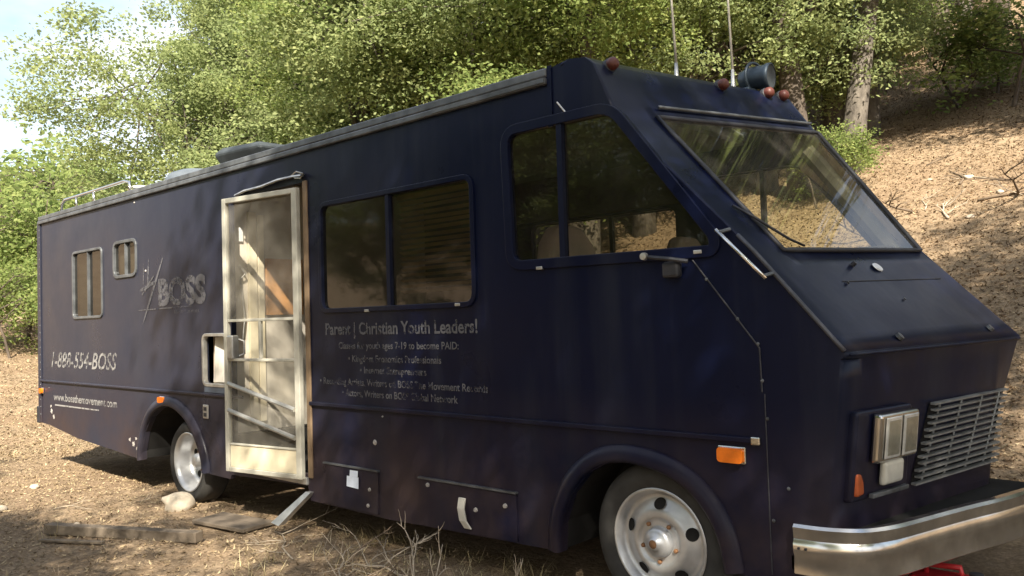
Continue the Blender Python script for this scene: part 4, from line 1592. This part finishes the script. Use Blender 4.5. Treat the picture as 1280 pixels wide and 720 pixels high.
place_tree(KE, 'oak_tree', -3.33, 32.39, 2.1, 1.1, 'oak in the wood beyond the thick trunk at the bank top', tilt=(0, 0))
# shrubs
place_tree(KS, 'shrub', -3.83, 11.19, 0.3, 0.62, 'light green shrub at the foot of the leaning oak', 'shrub')
place_tree(KS, 'shrub', -2.14, 15.95, 1.8, (1.7, 1.4, 1.0), 'wide dark green shrub sprawling on the leaf-strewn bank', 'shrub')
place_tree(KS, 'shrub', -5.59, 19.57, 4.8, 1.0, 'green shrub under the oaks high on the bank', 'shrub')
place_tree(KS, 'shrub', -5.32, 21.84, 2.2, 1.2, 'yellow-green shrub between trunks high on the bank', 'shrub')
for i, (x, y, r_, s_, lb) in enumerate(((-24.5, 4.4, 0.2, 1.9, 'shrub at the edge of the clearing past the rear bumper'),
                                        (-27.5, 6.5, 1.3, 2.5, 'tall shrub behind the clearing past the rear bumper'),
                                        (-22.5, 6.8, 2.2, 2.2, 'bushy shrub close beyond the rear corner of the coach'),
                                        (-30.5, 4.2, 3.1, 2.4, 'shrub on the far rim of the sunlit clearing'),
                                        (-19.5, 7.0, 4.0, 1.9, 'shrub at the foot of the pale leafy tree'),
                                        (-34.0, 8.0, 0.7, 3.2, 'large shrub against the distant ridge'))):
    place_tree(KS, 'shrub', x, y, r_, s_, lb, 'shrub')
place_tree(KC, 'oak_tree', 3.2, 11.3, 0.9, 1.0, 'oak on the bank to the passenger side, shading the leaf litter')
place_tree(KD, 'oak_tree', 6.4, 12.8, 2.0, 1.0, 'dark oak farther along the bank to the passenger side')
place_tree(KC, 'oak_tree', 11.5, -0.6, 4.0, 0.9, 'tall oak ahead of the nose that dapples the foot of the bank')
place_tree(KD, 'oak_tree', 0.9, 13.4, 5.0, 1.0, 'dark oak on the bank beside the leaf-strewn slope, shading its top')
place_tree(KC, 'oak_tree', 7.4, 1.6, 1.4, 0.92, 'tall oak off the passenger side of the nose, arching over the hood')
place_tree(KA, 'broadleaf_tree', -17.6, 9.4, 2.9, 1.08, 'pale tree close behind another pale tree past the rear corner')
place_tree(KB, 'broadleaf_tree', -15.0, 10.6, 5.6, 1.0, 'green tree between the pale trees and the roof rack rail')
place_tree(KA, 'broadleaf_tree', -7.6, 11.0, 0.8, 1.1, 'yellow-green tree filling the gap behind the entry door')
place_tree(KB, 'broadleaf_tree', -21.5, 10.8, 2.4, 1.1, 'green tree farther back past the rear corner')
for x, y, rr_, sc_, lb in ((-20.9, 3.6, 0.9, 1.1, 'low round bush at the near edge of the far thicket'), (-22.4, 2.8, 2.5, 1.0, 'low sprawling bush at the outer end of the far thicket'),
                           (-19.4, 4.9, 4.4, 1.2, 'low bush where the thicket meets the coach rear'), (-23.6, 5.2, 5.6, 1.5, 'mid height bush inside the far thicket'), (-18.2, 5.6, 1.7, 1.2, 'leafy bush directly past the rear corner trim'),
                           (2.9, 7.6, 0.4, (1.5, 1.5, 1.2), 'broad unseen shrub added on the bank to darken the hood reflection'), (4.6, 6.6, 3.3, (1.7, 1.6, 1.3), 'broad unseen shrub added ahead of the nose to darken the hood reflection')):  # hood and nose shrubs are added out of view to darken hood reflections
    place_tree(KS, 'shrub', x, y, rr_, sc_, lb, 'shrub')
# shade trees on the open side, towards the sun
place_tree(KD, 'shade_tree', 6.3, -5.6, 1.0, 0.95, 'tall dark tree off the driver side front corner that shades the cab')
place_tree(KC, 'shade_tree', 9.8, -6.0, 2.6, 0.95, 'tall tree ahead of the coach that shades the nose')
place_tree(KA, 'shade_tree', -3.6, -8.7, 4.2, 0.78, 'leafy tree across the open ground from the entry door')
place_tree(KA, 'shade_tree', -9.0, -9.0, 0.5, 0.78, 'leafy tree across the open ground from the rear wheel')
place_tree(KB, 'shade_tree', 1.8, -7.4, 1.5, 0.62, 'low dense tree on the driver side that shades the hatches')
place_tree(KB, 'shade_tree', -2.2, -5.5, 2.9, 0.54, 'small dense tree facing the wide side window')
place_tree(KB, 'shade_tree', -5.4, -5.3, 5.2, 0.52, 'small dense tree facing the entry door')
place_tree(KB, 'shade_tree', -8.8, -5.2, 0.7, 0.52, 'small dense tree facing the rear wheel')
place_tree(KB, 'shade_tree', -12.6, -5.0, 3.9, 0.55, 'small dense tree facing the rear corner of the coach')

# ------------------------------------------------------------------ leaf litter
def scatter(n, fx, fy, size, seed, curl=0.5):
    rng = np.random.default_rng(seed)
    x = fx(rng, n)
    y = fy(rng, n)
    ok = ~((x > -9.3) & (x < 0.7) & (y > 0.35) & (y < 2.4))
    x, y = x[ok], y[ok]
    n = len(x)
    z = terrain(x, y) + 0.006
    a = rng.uniform(0, 2 * np.pi, n)
    tilt = rng.normal(size=(n, 2)) * 0.35
    L = size * rng.uniform(0.5, 1.4, n)
    w_ = L * rng.uniform(0.25, 0.5, n)
    d = np.stack([np.cos(a), np.sin(a), tilt[:, 0]], 1)
    w = np.stack([-np.sin(a), np.cos(a), tilt[:, 1]], 1)
    p = np.stack([x, y, z + L * 0.22], 1)
    lift = np.zeros((n, 3))
    lift[:, 2] = L * curl * 0.35
    v = np.stack([p - d * L[:, None] * .5, p + w * w_[:, None] * .5 - lift, p + d * L[:, None] * .5, p - w * w_[:, None] * .5 - lift], 1).reshape(-1, 3)
    return v, np.arange(n * 4).reshape(-1, 4)


v1, f1 = scatter(130000, lambda r, n: -7.5 + r.normal(size=n) * 6.5, lambda r, n: -4.5 + r.uniform(0, 1, n) ** 0.8 * 12, 0.030, 3)
v2, f2 = scatter(110000, lambda r, n: r.uniform(-9, 3, n), lambda r, n: 2.6 + r.uniform(0, 1, n) ** 1.3 * 23, 0.048, 4)
v3, f3 = scatter(60000, lambda r, n: r.uniform(-32, -10, n), lambda r, n: r.uniform(-3, 12, n), 0.055, 5)
vv = np.concatenate([v1, v3])
ff = np.arange(len(vv)).reshape(-1, 4)
lt = link_obj('leaf_litter', np_mesh('leaf_litter', vv, ff), 'litter')
tag(lt, 'dry tan leaf litter strewn over the flat dirt', 'leaf litter', kind='stuff')
lt2 = link_obj('leaf_litter', np_mesh('leaf_litter', v2, f2), 'litterb')
tag(lt2, 'brown fallen oak leaves covering the bank', 'leaf litter', kind='stuff')
# dry grass stalks along the skirt and out on the flat
rg = np.random.default_rng(12)
ncl = 190
cx_ = np.concatenate([rg.uniform(-3.4, -0.9, 80), rg.uniform(-16, -5, ncl - 80)])
cy_ = np.concatenate([rg.uniform(-0.9, 0.3, 80), rg.uniform(-2.0, 5.0, ncl - 80)])
okg = ~((cx_ > -9.2) & (cx_ < -3.5) & (cy_ > -0.1) & (cy_ < 2.5))
cx_, cy_ = cx_[okg], cy_[okg]
nb = 14
bx_ = np.repeat(cx_, nb) + rg.normal(size=len(cx_) * nb) * 0.05
by_ = np.repeat(cy_, nb) + rg.normal(size=len(cx_) * nb) * 0.05
n_ = len(bx_)
aa = rg.uniform(0, 6.28, n_)
ln2 = rg.uniform(0.04, 0.15, n_)
el_ = rg.uniform(0.15, 1.1, n_)
b0 = np.stack([bx_, by_, terrain(bx_, by_)], 1)
dv = np.stack([np.cos(aa) * np.cos(el_), np.sin(aa) * np.cos(el_), np.sin(el_)], 1) * ln2[:, None]
sd = np.stack([-np.sin(aa), np.cos(aa), np.zeros(n_)], 1) * 0.0022
gv = np.stack([b0 - sd, b0 + sd, b0 + dv + sd * 0.3, b0 + dv - sd * 0.3], 1).reshape(-1, 3)
gs = link_obj('dry_grass', np_mesh('dry_grass', gv, np.arange(n_ * 4).reshape(-1, 4)), 'straw')
tag(gs, 'sparse dry straw stalks poking from the dirt', 'dry grass', kind='stuff')


# ------------------------------------------------------------------ loose things
def branch(name, base, heading, length, seed, label, mat='stick', r=0.012, lift=0.25, twigs=5, group=None):
    rnd = random.Random(seed)
    mb = MB()

    def grow(p, h, el, L, r_, depth):
        pts = [p.copy()]
        n = 5
        for i in range(n):
            h += rnd.uniform(-0.35, 0.35)
            el += rnd.uniform(-0.25, 0.2)
            p = p + Vector((math.cos(h) * math.cos(el), math.sin(h) * math.cos(el), math.sin(el))) * (L / n)
            g = tz(base[0] + p.x, base[1] + p.y) - tz(*base)
            if p.z < g + r_:
                p.z = g + r_
                el = abs(el) * 0.3
            pts.append(p.copy())
        mb.tube(pts, [r_ * (1 - 0.7 * i / n) for i in range(n + 1)], 5)
        if depth > 0:
            for k in range(twigs if depth == 2 else 2):
                j = rnd.randrange(1, n)
                grow(pts[j], h + rnd.choice((-1, 1)) * rnd.uniform(0.4, 1.2), el + rnd.uniform(-0.2, 0.7), L * rnd.uniform(0.3, 0.55), r_ * 0.55, depth - 1)
    grow(Vector((0, 0, r)), heading, lift, length, r, 2)
    o = mb.build(name, mat, None, smooth=True)
    o.location = (base[0], base[1], tz(*base))
    return tag(o, label, 'branch', group)


branch('dead_branch', (-1.80, -0.50), 2.5, 0.42, 1, 'forked pale dead branch propped up before the pull-lever hatch', 'stick', 0.010, 0.65, 5)
branch('dead_branch', (-1.62, -0.55), 1.7, 0.36, 2, 'bleached upright twig beside the forked pale branch', 'stick', 0.008, 0.9, 4)
branch('dead_branch', (-1.95, -0.34), 3.2, 0.95, 3, 'long pale dead branch lying before the tagged hatch', 'stick', 0.009, 0.05, 6)
branch('dead_branch', (-3.05, -0.45), 3.0, 0.85, 4, 'grey dead branch lying near the entry step arm', 'stick', 0.008, 0.05, 5)
branch('dead_branch', (-1.32, -0.28), 1.4, 0.28, 5, 'dry twiggy branch close to the front wheel', 'stick', 0.006, 0.5, 4)
branch('dead_branch', (-2.45, -0.75), 0.6, 0.8, 6, 'thin dark branch on the ground before the hatches', 'stickd', 0.008, 0.05, 5)
branch('dead_branch', (-1.50, -0.48), 2.2, 0.40, 7, 'small dark twig by the front tyre', 'stickd', 0.007, 0.45, 4)
branch('dead_branch', (-2.65, -0.30), 2.0, 0.40, 8, 'dark stubby twig under the tagged hatch', 'stickd', 0.008, 0.3, 4)
branch('dead_branch', (-2.2, -0.62), 2.9, 0.7, 9, 'crooked grey twig among the dry leaves before the hatches', 'stick', 0.007, 0.1, 6)
for i, (x, y, h, L, mt, lb) in enumerate(((-1.25, 10.3, 0.4, 1.0, 'stickd', 'dark fallen branch on the bare bank'), (-1.55, 9.8, 2.4, 0.8, 'stick', 'bleached fallen branch on the bare bank'),
                                          (-0.75, 10.4, 5.2, 1.2, 'stickd', 'long dark stick sloping down the bank'), (-2.15, 10.2, 4.0, 0.8, 'stickd', 'short dark stick on the bank beside the windshield'),
                                          (-1.7, 11.2, 1.5, 0.9, 'stickd', 'dark twig in the leaves above the bleached branch'), (-2.5, 9.4, 3.4, 0.7, 'stickd', 'thin twig on the bank behind the windshield'))):
    branch('fallen_branch', (x, y), h, L, 30 + i, lb, mt, 0.022, 0.2, 4)


rt = random.Random(77)
for i in range(16):
    x, y = (rt.uniform(-4.8, -1.2), rt.uniform(-1.5, -0.25)) if i < 10 else (rt.uniform(-10, -5.5), rt.uniform(-1.2, 0.2))
    branch('twig', (x, y), rt.uniform(0, 6.28), rt.uniform(0.18, 0.45), 200 + i, 'short dry twig lying loose in the shaded leaf litter', rt.choice(('stick', 'stickd')), rt.uniform(0.004, 0.007), 0.05, 3, 'dry twigs on the shaded dirt')
for i in range(10):
    branch('twig', (rt.uniform(-3.6, 0.3), rt.uniform(7.0, 13.0)), rt.uniform(0, 6.28), rt.uniform(0.35, 0.8), 240 + i, 'small stick half buried in brown leaves on the bank', rt.choice(('stick', 'stickd')), rt.uniform(0.008, 0.014), 0.08, 3, 'small sticks on the bank')


def rock(name, c, s, seed, label):
    rng = np.random.default_rng(seed)
    bm = bmesh.new()
    bmesh.ops.create_icosphere(bm, subdivisions=3, radius=1)
    ofs = rng.uniform(-9, 9, 3)
    for v in bm.verts:
        d = v.co.normalized()
        k = 0.78 + 0.5 * float(vnoise(np.array([d.x * 1.3 + ofs[0]]), np.array([d.y * 1.3 + d.z * 1.7 + ofs[1]]), seed)[0])
        v.co = Vector((d.x * s[0], d.y * s[1], d.z * s[2])) * k
    me = bpy.data.meshes.new(name)
    bm.to_mesh(me)
    bm.free()
    me.polygons.foreach_set('use_smooth', [True] * len(me.polygons))
    o = link_obj(name, me, 'rock')
    o.location = (c[0], c[1], tz(c[0], c[1]) + s[2] * 0.45)
    return tag(o, label, 'stone')


rock('stone', (-5.30, -0.14), (0.17, 0.12, 0.10), 3, 'pale rounded stone chocked against the rear tyre')
rock('stone', (-6.55, 0.62), (0.09, 0.07, 0.055), 5, 'small grey stone on the sunlit dirt under the rear overhang')


for i in range(14):
    x, y = (rt.uniform(-3.8, 0.3), rt.uniform(5.5, 12.5)) if i < 8 else (rt.uniform(-11, -4.2), rt.uniform(-1.4, -0.3))
    q = rt.uniform(0.03, 0.075)
    o = rock('stone', (x, y), (q, q * 0.8, q * 0.6), 300 + i, 'small stone lying among brown leaves on the bank' if i < 8 else 'small stone on the shaded dirt beside the coach')
    o['group'] = 'stones on the bank' if i < 8 else 'stones on the shaded dirt'


def plank(a, b, w, t, name, label, z=0.012, mat='wood'):
    a, b = Vector(a), Vector(b)
    L = (b - a).length
    o = MB().box((0, -w / 2, 0), (L, w / 2, t)).build(name, mat, None, bevel=0.006)
    d = b - a
    za, zb_ = tz(a.x, a.y), tz(b.x, b.y)
    o.location = (a.x, a.y, za + z)
    o.rotation_euler = (0, -math.atan2(zb_ - za, L), math.atan2(d.y, d.x))
    return tag(o, label, 'plank')


plank((-5.30, -1.18), (-4.02, -0.60), 0.085, 0.075, 'wood_plank', 'weathered grey timber lying on shaded ground before the rear wheel')
plank((-5.02, -1.33), (-4.50, -1.08), 0.035, 0.02, 'wood_plank', 'thin pale lath beside the weathered timber')
plank((-4.62, -0.22), (-3.98, -0.14), 0.30, 0.03, 'wood_plank', 'wide flat board on the ground below the entry door')
pl = MB()
pl.add([(0, 0, 0), (0.09, 0.01, 0.012), (0.08, 0.06, 0.02), (0.01, 0.05, 0.006)], [(0, 1, 2, 3)])
po = pl.build('paper_scrap', 'paper', None)
po.location = (-4.02, -1.78, tz(-4.02, -1.78) + 0.02)
po.modifiers.new('thick', 'SOLIDIFY').thickness = 0.002
tag(po, 'pale scrap of paper lying in the shaded leaf litter', 'paper scrap')
# red plastic can standing under the bumper
rc = empty('fuel_can', (0.60, 0.72, tz(0.60, 0.72) - 0.02), 'red plastic can on the ground below the front bumper', 'can')
MB().box((-0.17, -0.10, 0.0), (0.17, 0.10, 0.27)).build('body', 'redcan', rc, bevel=0.035, segs=4)
MB().tube([(-0.10, 0, 0.26), (-0.09, 0, 0.31), (0.05, 0, 0.315), (0.06, 0, 0.26)], 0.014, 8).build('handle', 'redcan', rc, smooth=True)
MB().lathe([(0.03, 0.26), (0.03, 0.30), (0.0, 0.302)], (0.115, 0, 0), 'z', 14).build('cap', 'trim', rc)
